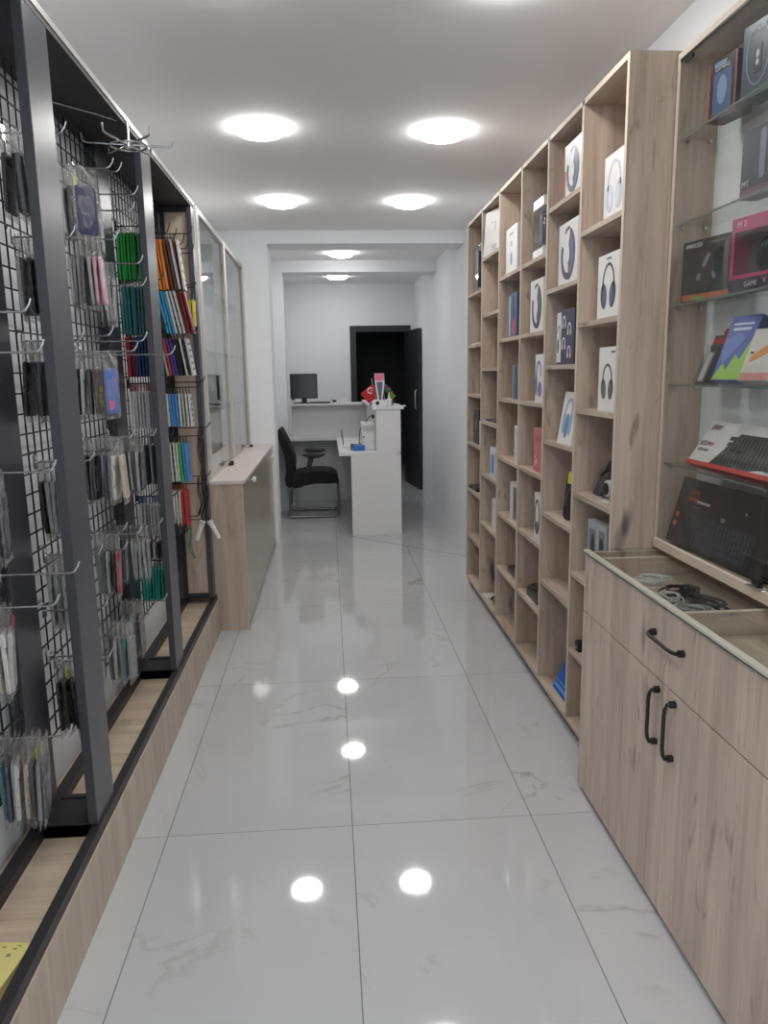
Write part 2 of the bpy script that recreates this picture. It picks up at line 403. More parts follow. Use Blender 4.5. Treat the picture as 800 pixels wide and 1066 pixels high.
# products in the cubbies ------------------------------------------------------
CN = ['column nearest the glass cabinet', 'second column from the glass cabinet', 'third column from the glass cabinet',
      'fourth column from the glass cabinet', 'fifth column from the glass cabinet', 'farthest column']
def prints(o, art, name):
    for i, (polys, rgb) in enumerate(art):
        for grp in ([polys] if name in ('printed_headphones', 'printed_ring') else [[p] for p in polys]):
            mb = MB()
            for p in grp: mb.prism(p, -.0008-.0003*i, .0005, 'x')
            mb.build(name, C_(rgb, .35), o)
def hp_art(w, h, col, cx=0, s=1.0, cup=None):
    """headphones seen from the front"""
    r = w*.30*s; cz = h*.52
    band = arc(cx, cz, r*.94, r*1.25, w*.05, -8, 188)
    L_ = ell(cx-r*.68, cz-r*.55, r*.46, r*.72, R(10)); R_ = ell(cx+r*.68, cz-r*.55, r*.46, r*.72, R(-10))
    i1 = ell(cx-r*.5, cz-r*.57, r*.24, r*.52, R(10)); i2 = ell(cx+r*.5, cz-r*.57, r*.24, r*.52, R(-10))
    return [([band, L_, R_], col), ([i1, i2], cup or [min(255, int(c*.6+30)) for c in col])]
def hp_side(w, h, col, hi):
    """headphones seen in three-quarter view, filling the front"""
    thick = arc(-w*.02, h*.48, w*.37, h*.42, w*.29, 105, 262)
    thin = arc(w*.0, h*.48, w*.36, h*.40, w*.11, 255, 385)
    stub = arc(-w*.02, h*.50, w*.36, h*.42, w*.06, 60, 100)
    inn = arc(-w*.05, h*.48, w*.26, h*.33, w*.09, 110, 250)
    return [([thick, thin, stub], col), ([inn], hi)]
def cubby_box(c, z, yfar, w, h, d, base, art, label, x=.962, yaw=0, lean=0, name='headphone_box', pname='printed_headphones', cat='box', side=None, group=None):
    o = empty(name, (x, yfar-w/2, z), label, cat, group, rot=(0, R(lean), R(yaw)), local=True)
    MB().box(0, d, -w/2, w/2, 0, h, bev=.0015, seg=1).build('carton', C_(base, .42), o)
    prints(o, art, pname)
    if side: MB().box(.003, d-.003, w/2-.0003, w/2+.0006, .004, h-.004).box(.003, d-.003, -w/2-.0006, -w/2+.0003, .004, h-.004).build('printed_side', C_(side, .4), o)
    return o
W_ = (228, 226, 224)
def lines(w, z, n, hh=.003, ww=.5, gap=.007, cx=0):
    return [[(cx-w*ww/2, z-k*gap), (cx+w*ww/2*(1-.25*(k % 2)), z-k*gap), (cx+w*ww/2*(1-.25*(k % 2)), z-k*gap+hh), (cx-w*ww/2, z-k*gap+hh)] for k in range(n)]
def rct(cx, cz, w, h): return [(cx-w/2, cz-h/2), (cx+w/2, cz-h/2), (cx+w/2, cz+h/2), (cx-w/2, cz+h/2)]
# column 1
cubby_box(0, ZA[0], 2.650, .185, .207, .08, W_, hp_art(.185, .2, (178, 186, 200), s=1.15, cup=(205, 210, 220)), 'white box with pale silver headphones, top cubby of the column nearest the glass cabinet')
cubby_box(0, ZA[1], 2.680, .205, .214, .085, W_, hp_art(.2, .21, (62, 60, 82), cup=(92, 90, 118))+[(lines(.2, .195, 1, .005, .2), (80, 80, 90))], 'white box with dark purple headphones, second cubby down in the nearest column')
cubby_box(0, ZA[2], 2.640, .17, .220, .08, W_, hp_art(.17, .2, (84, 84, 80), s=.95, cup=(110, 110, 104))+[(lines(.17, .2, 1, .006, .2, cx=-.05), (90, 90, 90))], 'white box with slim grey headphones, third cubby down in the nearest column')
# clear blister packs and a webcam on the fourth shelf
def blister(x, y, z, w, h, d, label, base, art, yaw=0, lean=0, name='blister_pack', ends=None, pname='printed_card'):
    o = empty(name, (x, y, z), label, 'package', None, rot=(0, R(lean), R(yaw)), local=True)
    MB().box(d*.7, d, -w/2, w/2, 0, h, bev=.001, seg=1).build('backing_card', C_(base, .5), o)
    MB().box(0, d*.68, -w/2+.006, w/2-.006, .006, h-.03, bev=.008, seg=2).build('clear_shell', M_GLASSP, o)
    mb = MB()
    for i, (polys, rgb) in enumerate(art):
        mb = MB()
        for p in polys: mb.prism(p, d*.2, d*.6, 'x', bev=.0)
        mb.build(pname, C_(rgb, .4), o)
    if ends:
        MB().box(-.001, d*.7, -w/2, w/2, 0, h*.17, bev=.004).build('end_cap', C_(ends, .2), o); MB().box(-.001, d*.7, -w/2, w/2, h*.83, h, bev=.004).build('end_cap', C_(ends, .2), o)
    return o
M_GLASSP = glass('clear blister plastic', (.93, .94, .95), 1.45, rough=.06, boost=1.3)
for i, (y, xx, hh, ln, nmlab) in enumerate(((2.70, .985, .16, 32, 'black headset blister leaning, left of two on the fourth shelf of nearest column'), (2.60, .985, .195, 26, 'clear headset blister leaning, right of two on the fourth shelf of nearest column'))):
    blister(xx, y, ZA[3]+.002, .11, hh, .04, nmlab, (46, 48, 50), [([ell(0, hh*.35, .035, .05), arc(0, hh*.45, .04, .06, .01, 10, 170)], (24, 25, 27))], yaw=18, lean=ln, pname='headset')
o = empty('webcam', (.985, 2.53, ZA[3]), 'small white and black webcam beside leaning blisters in the nearest column', 'webcam', local=True)
MB().lathe([(0, 0), (.035, .001), (.036, .008), (.012, .014), (.008, .03), (0, .03)], seg=20).build('webcam_base', C_((190, 190, 180)), o, smooth=True)
MB().cyl((-.02, 0, .055), (.02, 0, .055), .03, 20).build('webcam_body', C_((205, 205, 200)), o, smooth=True)
MB().cyl((-.026, 0, .055), (-.019, 0, .055), .021, 20).build('webcam_lens', M_BLKPL, o, smooth=True)
o = cubby_box(0, ZA[4], 2.695, .19, .235, .11, (176, 178, 182), [([rct(-.05, .12, .055, .19), rct(.045, .12, .07, .17)], (120, 126, 134)), ([ell(-.05, .16, .02, .03), ell(.04, .14, .02, .05)], (48, 50, 58))], 'silver grey speaker carton just above the counter end, nearest column', name='speaker_box', pname='printed_picture')
o = empty('adapter', (.958, 2.80-.03, ZA[5]), 'tiny black adapter on the sixth shelf beside the counter corner', 'adapter', local=True)
MB().box(0, .03, -.02, .02, 0, .04, bev=.004).build('adapter_body', M_BLKPL, o); MB().box(-.004, 0, -.008, .008, .012, .02).build('plug_port', M_STEEL, o)
# column 2
cubby_box(1, ZB[0], 3.100, .2, .204, .08, W_, hp_side(.2, .2, (50, 58, 92), (84, 94, 130))+[([rct(.09, .06, .012, .1)], (190, 60, 62))], 'white box with dark blue headphones and red stripe, top cubby of second column', yaw=0)
cubby_box(1, ZB[1], 3.150, .235, .240, .085, W_, hp_side(.235, .24, (48, 48, 84), (78, 80, 118)), 'white box with large navy headphones, second cubby down in second column')
o = cubby_box(1, ZB[2], 3.145, .225, .217, .09, (52, 48, 72), [([rct(.085, .11, .055, .2)], (226, 226, 226)), ([arc(.088, .11, .02, .05, .006, 20, 200), ell(.092, .075, .012, .03)], (52, 50, 74)), ([arc(cx, cz+.008, .022, .026, .007, -10, 190) for cx, cz in ((.02, .16), (-.05, .13), (.02, .075), (-.05, .04))]+[ell(cx+sx*.017, cz-.004, .007, .012) for cx, cz in ((.02, .16), (-.05, .13), (.02, .075), (-.05, .04)) for sx in (-1, 1)], (214, 212, 222))], 'dark purple box with white headphone icons, third cubby down in second column', pname='printed_icon')
cubby_box(1, ZB[3], 3.090, .18, .213, .03, W_, [([arc(0, .12, .05, .07, .016, 0, 180), ell(-.04, .085, .022, .045), ell(.04, .085, .022, .045)], (150, 172, 205)), ([ell(0, .075, .025, .05)], (110, 132, 170))], 'white box with pale blue headphones leaning back, fourth cubby down in second column', lean=9, x=.955)
o = empty('headset_package', (.985, 2.985, ZB[4]), 'black hanging headset package with yellow tag, fifth cubby of second column', 'package', local=True, rot=(0, R(6), R(12)))
MB().prism(rrect(.13, .19, .03, cz=.095), .0, .04, 'x', bev=.006).build('package_body', C_((38, 34, 52), .3), o)
MB().box(-.003, 0, -.01, .045, .155, .205).build('yellow_tag', C_((222, 226, 40)), o)
MB().prism(arc(0, .09, .045, .06, .013, -30, 210), -.004, .001, 'x').build('headband', C_((74, 70, 92)), o)
o = empty('folder_bag', (.972, 2.99, SZ0), 'bright blue glossy bag leaning on the bottom of second column', 'bag', local=True, rot=(0, R(24), R(0)))
mb = MB(); mb.prism([(-.13, 0), (.13, 0), (.125, .2), (.06, .23), (-.12, .27)], 0, .035, 'x', bev=.008); mb.build('bag_body', C_((24, 98, 190), .22), o)
MB().box(-.0015, .002, -.115, .115, .02, .034).box(-.0015, .002, -.115, .115, .045, .05).build('printed_stripe', C_((90, 160, 225), .25), o)
MB().prism(ell(0, .14, .035, .02), -.001, .002, 'x').build('printed_logo', C_((120, 180, 232), .25), o)
# column 3
blister(.965, 3.565-.085, ZA[0], .17, .262, .06, 'tall silver blister with a dark cylinder, top cubby of third column', (176, 182, 192), [([rrect(.05, .13, .024, cz=.13)], (98, 104, 118))], ends=(214, 216, 220), pname='speaker')
cubby_box(2, ZA[1], 3.575, .21, .236, .08, W_, hp_side(.21, .236, (34, 38, 40), (70, 96, 92)), 'white box with black headphones, second cubby down in third column')
cubby_box(2, ZA[2], 3.468, .16, .217, .08, W_, [([arc(.02, .12, .045, .07, .014, 0, 180), ell(.06, .08, .018, .05)], (104, 112, 160)), ([ell(0, .06, .03, .035)], (130, 104, 170))], 'white box with blue and purple print, third cubby down in third column')
cubby_box(2, ZA[3], 3.474, .16, .204, .07, (196, 112, 116), [([ell(.03, .05, .012, .012), ell(.055, .035, .008, .012), ell(.05, .07, .008, .008)], (226, 190, 190)), ([rct(0, .16, .1, .03)], (178, 92, 98))], 'pinkish red box, fourth cubby down in third column', name='gift_box', pname='printed_picture')
cubby_box(2, ZA[4], 3.434, .14, .221, .07, W_, [([arc(.02, .11, .045, .085, .014, 0, 360)], (52, 54, 58)), ([ell(.02, .06, .02, .03)], (84, 86, 92))], 'white box with a black ring print, fifth cubby down in third column', pname='printed_ring')
def flat_item(x, y, z, w, d, h, label, rgb, yaw=0, name='flat_case', lid=None):
    o = empty(name, (x, y, z), label, 'case', local=True, rot=(0, 0, R(yaw)))
    MB().box(0, d, -w/2, w/2, 0, h*.8, bev=.003).build('case_body', C_(rgb, .35), o)
    MB().box(.006, d-.006, -w/2+.006, w/2-.006, h*.8, h, bev=.002).build('case_lid', C_(lid or [min(255, c+14) for c in rgb], .3), o)
    return o
flat_item(.965, 3.46, ZA[5], .2, .17, .045, 'flat black case lying on the sixth shelf of third column', (28, 26, 26))
flat_item(.985, 3.44, ZA[5]+.046, .17, .12, .02, 'thin dark pouch lying on the flat black case, third column', (40, 38, 38), yaw=8, name='pouch')
# column 4
cubby_box(3, ZA[0], 4.085, .235, .233, .08, W_, [([rrect(.035, .06, .015, cx=0, cz=.08), rrect(.028, .028, .01, cz=.15)], (150, 152, 176)), ([ell(0, .07, .02, .028)], (108, 110, 142)), (lines(.2, .2, 2, .004, .4), (206, 186, 190))], 'white box with small grey earbuds, top cubby of fourth column', name='earbud_box', pname='printed_earbuds')
cubby_box(3, ZA[1], 4.000, .165, .22, .07, (70, 92, 128), [([rct(-.01, .13, .03, .17)], (44, 42, 88)), ([rct(.06, .11, .03, .2)], (164, 186, 204)), ([ell(-.03, .05, .03, .04)], (196, 62, 92))], 'blue and red box, second cubby down in fourth column', name='toy_box', pname='printed_picture')
cubby_box(3, ZA[2], 3.915, .13, .176, .05, (112, 124, 138), [([rct(-.025, .09, .05, .165)], (48, 54, 62))], 'slim grey blue box, third cubby down in fourth column', name='slim_box', pname='printed_panel')
cubby_box(3, ZA[3], 3.846, .11, .188, .05, (214, 212, 210), [(lines(.09, .15, 3), (170, 170, 176))], 'slim white box, fourth cubby down in fourth column', name='slim_box', pname='printed_lines')
cubby_box(3, ZA[4], 3.920, .165, .203, .06, (210, 210, 206), [([rct(-.03, .1, .07, .17)], (96, 104, 108)), ([ell(-.03, .1, .02, .05)], (60, 64, 66))], 'white box with grey picture, fifth cubby down in fourth column', name='slim_box', pname='printed_picture')
flat_item(.975, 3.91, ZA[5], .2, .15, .035, 'flat black box lying on the sixth shelf of fourth column', (42, 38, 36))
# column 5
cubby_box(4, ZB[0], 4.560, .25, .25, .03, W_, [([rct(-.02, .16, .006, .05), rct(.02, .18, .02, .006)], (120, 120, 124)), (lines(.2, .05, 3, .004, .35, .012, cx=-.02), (130, 128, 130))], 'white printed carton leaning back, top cubby of fifth column', lean=4, yaw=12, name='white_carton', pname='printed_lines')
flat_item(.965, 4.45, ZB[3], .26, .17, .012, 'thin dark tablet case lying on the fourth shelf of fifth column', (52, 46, 42))
cubby_box(4, ZB[4], 4.434, .15, .176, .05, (206, 212, 222), [([rct(.0, .08, .08, .11)], (92, 140, 200)), ([ell(.02, .12, .02, .02)], (206, 120, 140))], 'small white and blue box, fifth shelf of fifth column', name='small_box', pname='printed_picture')
cubby_box(4, ZB[5], 4.366, .11, .186, .05, (222, 214, 204), [(lines(.09, .15, 2), (180, 170, 160))], 'cream upright box, sixth shelf of fifth column', name='small_box', pname='printed_lines')
def coil(name, c, r, n, th, rgb, label, cat='cable', seed=1, sq=.7, grp=None, plug=True):
    rr = random.Random(seed); pts = []
    for k in range(n*14):
        a = 2*PI*k/14; q = r*(.75+.25*math.sin(a*.37+seed))
        pts.append((q*math.cos(a)*sq+rr.uniform(-.003, .003), q*math.sin(a)+rr.uniform(-.003, .003), th+min(.03, .0016*k*.5)+rr.uniform(0, .003)))
    o = empty(name, c, label, cat, grp, local=True, rot=(0, 0, seed*.7))
    MB().tube(pts, th, 6).build('cord', C_(rgb, .4), o, smooth=True)
    if plug:
        x, y, z = pts[-1]; MB().box(x-.006, x+.006, y, y+.03, z-.004, z+.005, bev=.002).build('plug', C_([max(0, c_-20) for c_ in rgb], .35), o)
    return o
coil('coiled_cable', (1.03, 4.37, SZ0), .075, 3, .006, (30, 30, 32), 'coiled black cable lying at the bottom of fifth column', seed=3)
flat_item(.955, 4.52, SZ0, .12, .07, .006, 'small white leaflet at the bottom of fifth column', (206, 204, 200), name='leaflet')
# column 6
blister(.965, 5.045-.11, ZA[0], .2, .315, .05, 'tall silver blister holding a dark bar, top cubby of farthest column', (158, 166, 178), [([rrect(.045, .22, .015, cx=-.02, cz=.15)], (52, 62, 80))], ends=None, pname='boxed_bar')
flat_item(.955, 4.90, ZA[1], .28, .06, .012, 'thin white strips lying on the second shelf of farthest column', (206, 198, 194), name='strip_pack')
cubby_box(5, ZA[3], 4.95, .17, .215, .06, (34, 34, 40), [([rct(.0, .13, .05, .06)], (74, 76, 88))], 'small black box, fourth shelf of farthest column', name='small_box', pname='printed_panel')
flat_item(.96, 4.74, ZA[3], .02, .08, .2, 'white upright sleeve beside small black box in farthest column', (214, 210, 206), name='sleeve')
flat_item(.955, 4.96, ZA[4], .24, .16, .02, 'flat black folder lying on the fifth shelf of farthest column', (26, 26, 28), yaw=3, name='folder')

# ---------------------------------------------------------------- counter with glass top
CX0, CX1, CY0, CY1, CZ = .85, XR-.008, 1.06, 2.398, .866
ct = empty('display_counter', (1.03, 1.73, 0), 'oak counter with glass top, drawer and black handles at right front', 'counter')
MB().box(CX0+.02, CX1, CY1-.018, CY1, .02, CZ).build('side_panel', M_OAKZ, ct)
MB().box(CX0+.02, CX1, CY0, CY0+.018, .02, CZ).build('side_panel', M_OAKZ, ct)
MB().box(CX1-.01, CX1, CY0+.018, CY1-.018, .05, CZ).build('back_panel', M_OAKY, ct)
MB().box(CX0+.02, CX1-.01, CY0+.018, CY1-.018, .785, .80).build('tray_floor', M_OAKY, ct)
MB().box(CX0+.02, CX1-.01, CY0+.018, CY1-.018, .022, .04).build('bottom_panel', M_OAKY, ct)
MB().box(CX0+.06, CX1-.02, CY0+.01, CY1-.01, 0, .022).build('toe_kick', M_BLACKM, ct)
for y in (2.300, 1.735):
    MB().box(CX0+.02, CX1-.01, y, y+.016, .80, CZ-.004).build('tray_divider', M_OAKX, ct)
    MB().box(CX0+.02, CX1-.01, y, y+.016, CZ-.004, CZ-.002).build('edge_band', M_EDGE, ct)
d = MB().box(CX0, CX0+.018, CY0, CY1, .662, CZ, bev=.001, seg=1).build('drawer', M_OAKF, ct)
def bar_handle(p0, p1, out, parent):
    p0, p1, out = Vector(p0), Vector(p1), Vector(out); t = (p1-p0).normalized()
    mb = MB()
    mb.tube([p0, p0+out*.8, p0+out+t*.012, p0+out*1.08+t*.03, p1+out*1.08-t*.03, p1+out-t*.012, p1+out*.8, p1], .0052, 10)
    for q in (p0, p1): mb.cyl(q, q+out*.55, .0095, 12)
    return mb.build('handle', M_HANDLE, parent, smooth=True)
bar_handle((CX0, 1.838, .781), (CX0, 1.678, .781), (-.026, 0, 0), d)
for (y0, y1, hy_) in ((1.749, CY1, 1.800), (CY0, 1.746, 1.706)):
    dd = MB().box(CX0, CX0+.018, y0, y1, .022, .658, bev=.001, seg=1).build('door', M_OAKF, ct)
    bar_handle((CX0, hy_, .635), (CX0, hy_, .488), (-.026, 0, 0), dd)
MB().box(CX0-.006, 1.088, CY0-.01, CY1-.002, CZ, CZ+.009).build('glass_top', M_GLASS, ct)
MB().box(CX0-.0075, CX0-.006, CY0-.01, CY1-.002, CZ+.003, CZ+.009).box(CX0-.006, CX0+.011, CY0-.01, CY1-.002, CZ+.009, CZ+.0096).build('glass_edge', M_GEDGE, ct)
MB().box(CX0-.0075, CX0-.006, CY0-.01, CY1-.002, CZ-.001, CZ+.003).build('glass_edge_seam', M_GREEN, ct)
# things lying under the glass
for i, (x, y, r_, n, th, rgb, lab) in enumerate((
        (.985, 2.17, .055, 4, .0030, (206, 206, 204), 'coiled white cable under the counter glass, farthest of the tangle'),
        (1.00, 2.04, .062, 4, .0034, (26, 26, 28), 'coiled black cable under the counter glass beside the white coils'),
        (.955, 1.98, .052, 4, .0030, (196, 196, 192), 'coiled white cable under the counter glass, in the middle of the tangle'),
        (1.03, 1.92, .060, 5, .0036, (20, 20, 22), 'thick black coiled cable under the counter glass, by the tangle\'s rear'),
        (.965, 1.86, .050, 4, .0030, (150, 152, 150), 'coiled grey cable under the counter glass, against the tray divider'))):
    coil('coiled_cable', (x, y, .80), r_, n, th, rgb, lab, seed=i+2, grp=None)
for i, (x, y, rgb, lab) in enumerate(((1.06, 2.08, (24, 24, 26), 'black charger plug lying behind the cable tangle under counter glass'), (1.065, 1.84, (30, 30, 34), 'black charger plug near the tray divider under counter glass'))):
    o = empty('charger_plug', (x, y, .80), lab, 'charger', local=True, rot=(0, 0, .5+i))
    MB().box(-.02, .02, -.025, .025, 0, .03, bev=.006).build('charger_body', C_(rgb, .35), o); MB().cyl((-.008, .025, .015), (-.008, .043, .015), .0022, 8).cyl((.008, .025, .015), (.008, .043, .015), .0022, 8).build('prong', M_STEEL, o)

# ---------------------------------------------------------------- glass wall cabinet over the counter
GX0, GX1, GY0, GY1, GZ0, GZ1 = 1.088, XR-.005, 1.06, 2.400, .878, 2.400
gc = empty('glass_cabinet', (1.15, 1.73, GZ0), 'oak wall cabinet with glass shelves and sliding glass at upper right', 'cabinet')
MB().box(GX0, GX1, GY1-.018, GY1, GZ0, GZ1).build('side_panel', M_OAKZ, gc)
MB().box(GX0-.0012, GX0, GY1-.018, GY1, GZ0, GZ1).build('edge_band', M_EDGE, gc)
MB().box(GX0, GX1, GY0, GY0+.018, GZ0, GZ1).build('side_panel', M_OAKZ, gc)
MB().box(GX0, GX1, GY0+.018, GY1-.018, GZ1-.018, GZ1).build('top_panel', M_OAKY, gc)
MB().box(GX0-.0012, GX0, GY0+.018, GY1-.018, GZ1-.018, GZ1).build('edge_band', M_EDGE, gc)
MB().box(GX1-.006, GX1, GY0+.018, GY1-.018, GZ0, GZ1-.018).build('back_panel', M_WHITE, gc)
MB().box(GX0, GX1-.006, GY0+.018, GY1-.018, GZ0, GZ0+.024).build('bottom_panel', M_OAKY, gc)
MB().box(GX0-.013, GX0, GY0, GY1-.02, GZ0+.004, GZ0+.036, bev=.003).build('front_rail', M_EDGE, gc)
GSH = [2.160, 1.908, 1.667, 1.420, 1.165]
for z in GSH:
    s_ = MB().box(GX0+.012, GX1-.007, GY0+.02, GY1-.02, z-.006, z).build('glass_shelf', M_GLASS, gc)
    MB().box(GX0+.011, GX0+.012, GY0+.02, GY1-.02, z-.006, z).build('shelf_edge', flat('shelf glass edge', (112, 120, 114), .25), gc)
    for x in (GX0+.03, GX1-.03):
        MB().cyl((x, GY1-.018, z-.011), (x, GY1-.03, z-.011), .0055, 10).build('shelf_pin', M_CHROME, gc)
MB().box(GX0+.0005, GX0+.0055, 1.72, GY1-.019, GZ0+.026, GZ1-.02).build('sliding_glass', M_GLASSR, gc)
MB().box(GX0+.0065, GX0+.0105, GY0+.019, 1.80, GZ0+.026, GZ1-.02).build('sliding_glass', M_GLASSR, gc)
MB().box(GX0-.002, GX0, GY0, GY1-.018, GZ1-.026, GZ1-.018).build('top_track', M_HANDLE, gc)
MB().box(GX0-.004, GX0+.0005, 2.30, 2.345, GZ1-.042, GZ1-.03).build('glass_bumper', M_HANDLE, gc)
lk = MB().box(GX0-.016, GX0-.0, 1.755, 1.785, GZ0-.001+.036, GZ0+.062, bev=.003).build('cabinet_lock', M_BLKPL, gc)
# products behind the glass
def carton(name, loc, w, h, d, base, label, yaw=0, lean=0, cat='box', art=(), pname='printed_picture', side=None, group=None, edge=None):
    o = empty(name, loc, label, cat, group, rot=(0, R(lean), R(yaw)), local=True)
    MB().box(0, d, -w/2, w/2, 0, h, bev=.0012, seg=1).build('carton', C_(base, .32), o)
    prints(o, art, pname)
    if side: MB().box(.002, d-.002, -w/2-.0006, -w/2+.0003, .002, h-.002).build('printed_side', C_(side, .35), o)
    return o
def txt(o, s, size, rgb, y, z, x=-.0022, name='printed_lettering', shear=0):
    # letters on the front (-x) face, reading left to right for someone facing +x
    mt = Matrix(((0, 0, -1, x), (-1, 0, 0, y), (0, 1, 0, z), (0, 0, 0, 1)))
    if shear: mt = mt @ Matrix(((1, shear, 0, 0), (0, 1, 0, 0), (0, 0, 1, 0), (0, 0, 0, 1)))
    return text_mesh(s, size, name, C_(rgb, .35), o, mt, .0004)
o = carton('mouse_box', (1.125, 2.195, GSH[0]), .115, .16, .055, (30, 32, 38), 'black box with blue mouse and red edges, top glass shelf', yaw=10, art=[([rct(0, .07, .075, .11)], (66, 92, 130)), ([rct(.054, .08, .004, .155), rct(-.054, .08, .004, .155)], (190, 84, 86)), ([ell(0, .075, .02, .038), rct(.01, .145, .05, .012)], (128, 150, 180))], side=(28, 32, 36), pname='printed_mouse')
txt(o, 'GAMING', .016, (205, 205, 210), .0, .132, name='printed_lettering')
o = carton('mouse_box', (1.125, 2.02, GSH[0]), .12, .18, .06, (62, 72, 84), 'blue grey box with a mouse print, top glass shelf at photo edge', yaw=8, art=[([arc(0, .1, .045, .075, .004, 0, 360)], (128, 150, 168)), ([rrect(.03, .075, .012, cz=.09)], (30, 34, 40)), ([ell(0, .1, .006, .01), ell(0, .08, .006, .008)], (190, 200, 210)), ([rct(-.056, .09, .004, .17)], (80, 190, 190))], pname='printed_mouse')
txt(o, 'MOUSE', .018, (190, 198, 206), 0, .158)
o = carton('mouse_box', (1.125, 1.965, GSH[1]), .17, .17, .05, (62, 62, 68), 'dark grey box with pale cable print, second glass shelf', yaw=6, art=[([rrect(.022, .12, .01, cx=.0, cz=.1), rrect(.02, .1, .01, cx=-.045, cz=.1)], (128, 130, 146)), ([rct(0, .012, .16, .022)], (112, 84, 96))], pname='printed_cable')
txt(o, 'MT', .022, (200, 200, 200), .06, .035)
o = carton('mouse_box', (1.125, 2.225, GSH[2]), .215, .178, .05, (42, 42, 46), 'black mouse box with white title and orange strip, third glass shelf', yaw=13, art=[([rct(.0, .013, .2, .017)], (172, 100, 66)), ([rct(.03, .009, .06, .008)], (116, 150, 78)), ([ell(0, .085, .038, .055)], (54, 54, 60)), ([ell(.03, .07, .009, .012, .5), ell(-.034, .07, .006, .012, -.5), ell(.0, .115, .008, .022, .6)], (122, 124, 130))], side=(34, 30, 38), pname='printed_mouse')
txt(o, 'WIRELESS', .017, (216, 212, 206), .055, .162, shear=.2)
txt(o, 'GAMING MOUSE', .010, (130, 112, 96), -.05, .163)
o = empty('mouse_box', (1.112, 1.955, GSH[2]), 'pink framed box with clear window and black mouse, third glass shelf', 'box', local=True, rot=(0, 0, R(10)))
mb = MB(); w, h, dd_ = .17, .19, .06
mb.box(0, dd_, -w/2, -w/2+.012, .04, h-.035).box(0, dd_, w/2-.012, w/2, .04, h-.035).box(0, dd_, -w/2, w/2, h-.035, h).box(0, dd_, -w/2, w/2, .034, .044).box(dd_-.003, dd_, -w/2+.012, w/2-.012, .044, h-.035)
mb.build('carton', C_((178, 62, 100), .35), o)
MB().box(0, dd_, -w/2, w/2, 0, .034).build('carton_base', C_((56, 46, 56), .4), o)
MB().box(dd_-.006, dd_-.003, -w/2+.012, w/2-.012, .044, h-.035).build('inner_card', C_((130, 130, 134), .5), o)
MB().box(.0005, .0015, -w/2+.012, w/2-.012, .044, h-.035).build('clear_window', M_GLASSP, o)
mo = MB(); bmesh.ops.create_uvsphere(mo.bm, u_segments=20, v_segments=12, radius=1, matrix=Matrix.Translation((.03, -.012, .092)) @ Matrix.Rotation(.25, 4, 'X') @ Matrix.Diagonal((.016, .028, .044, 1))); mo.build('computer_mouse', C_((30, 34, 34), .2), o, smooth=True)
txt(o, 'M 2', .022, (226, 200, 208), .045, h-.018); txt(o, 'GAME', .018, (196, 176, 190), .0, .017); txt(o, 'V', .02, (220, 130, 160), -.05, .02)
# fourth shelf
o = empty('blister_pack', (1.125, 2.21, GSH[3]), 'grey blister with white stylus and red cap leaning on fourth glass shelf', 'package', local=True, rot=(0, R(24), R(8)))
MB().box(.012, .016, -.055, .055, 0, .165).build('backing_card', C_((72, 74, 78), .5), o)
MB().box(.009, .012, -.05, .05, .135, .155).prism(ell(-.0, .175, .02, .012), .011, .016, 'x').build('red_header', C_((176, 40, 48), .4), o)
MB().box(.0, .011, .012, .034, .012, .105, bev=.003).build('stylus', C_((190, 190, 186), .4), o)
MB().box(0, .011, -.04, .004, .015, .125, bev=.004).build('black_plug', M_BLKPL, o)
MB().box(-.004, .0115, -.052, .052, .004, .13, bev=.004).build('clear_shell', M_GLASSP, o)
o = carton('adapter_box', (1.110, 2.055, GSH[3]+.013), .115, .190, .036, (44, 62, 150), 'shiny blue and green box leaning on the fourth glass shelf', yaw=10, lean=20, art=[([[(-.056, .003), (.056, .003), (.03, .055), (.012, .03), (-.01, .075), (-.03, .06), (-.056, .125)]], (146, 190, 60)), ([[(.05, .08), (.03, .045), (.0, .085), (-.03, .12), (.0, .14), (.05, .12)]], (84, 112, 178)), ([rct(0, .165, .08, .006), rct(.0, .15, .07, .008)], (196, 210, 236))], side=(30, 44, 104), pname='printed_pattern')
o = carton('adapter_box', (1.115, 1.925, GSH[3]+.013), .11, .145, .035, (206, 196, 188), 'white and orange box leaning at the right on fourth glass shelf', yaw=10, lean=20, art=[([[(.035, .05), (-.02, .075), (-.05, .1), (-.05, .12), (-.015, .1), (.035, .068)]], (214, 132, 48)), ([rct(0, .012, .105, .02)], (206, 140, 130)), ([rct(.035, .078, .012, .006)], (40, 30, 26))], pname='printed_pattern')
# keyboard boxes
o = carton('keyboard_box', (1.105, 2.005, GSH[4]+.018), .47, .150, .030, (222, 218, 216), 'white and red keyboard box leaning on the lowest glass shelf', lean=34, art=[([[(.115, .004), (-.225, .004), (-.225, .118), (.045, .118)]], (48, 52, 52)), ([[(-.02, .002), (-.225, .002), (-.225, .04), (-.1, .012)]], (214, 208, 208))], side=(190, 60, 56), pname='printed_keyboard')
MB().box(-.001, .0295, -.2345, .2345, -.001, .002).box(-.0015, .0, -.2345, .2345, -.001, .012).build('red_base_band', C_((196, 58, 54), .4), o)
txt(o, 'JERRS', .022, (120, 24, 44), .19, .128, shear=.3); txt(o, 'K52', .022, (60, 50, 54), .205, .072, shear=.25); txt(o, 'PRO', .018, (166, 36, 60), .165, .072, shear=.25); txt(o, 'KEYBOARD', .012, (70, 74, 90), .185, .050, shear=.25)
kb = MB()
for r_ in range(5):
    for c_ in range(15):
        y = .075-.018*c_-(.0)+.012*(4-r_)*-.3; z = .028+.018*r_
        if y < -.215: continue
        kb.box(-.0028, -.0008, y-.0068, y+.0068, z-.0065, z+.0065)
kb.build('printed_keys', C_((66, 70, 68), .4), o)
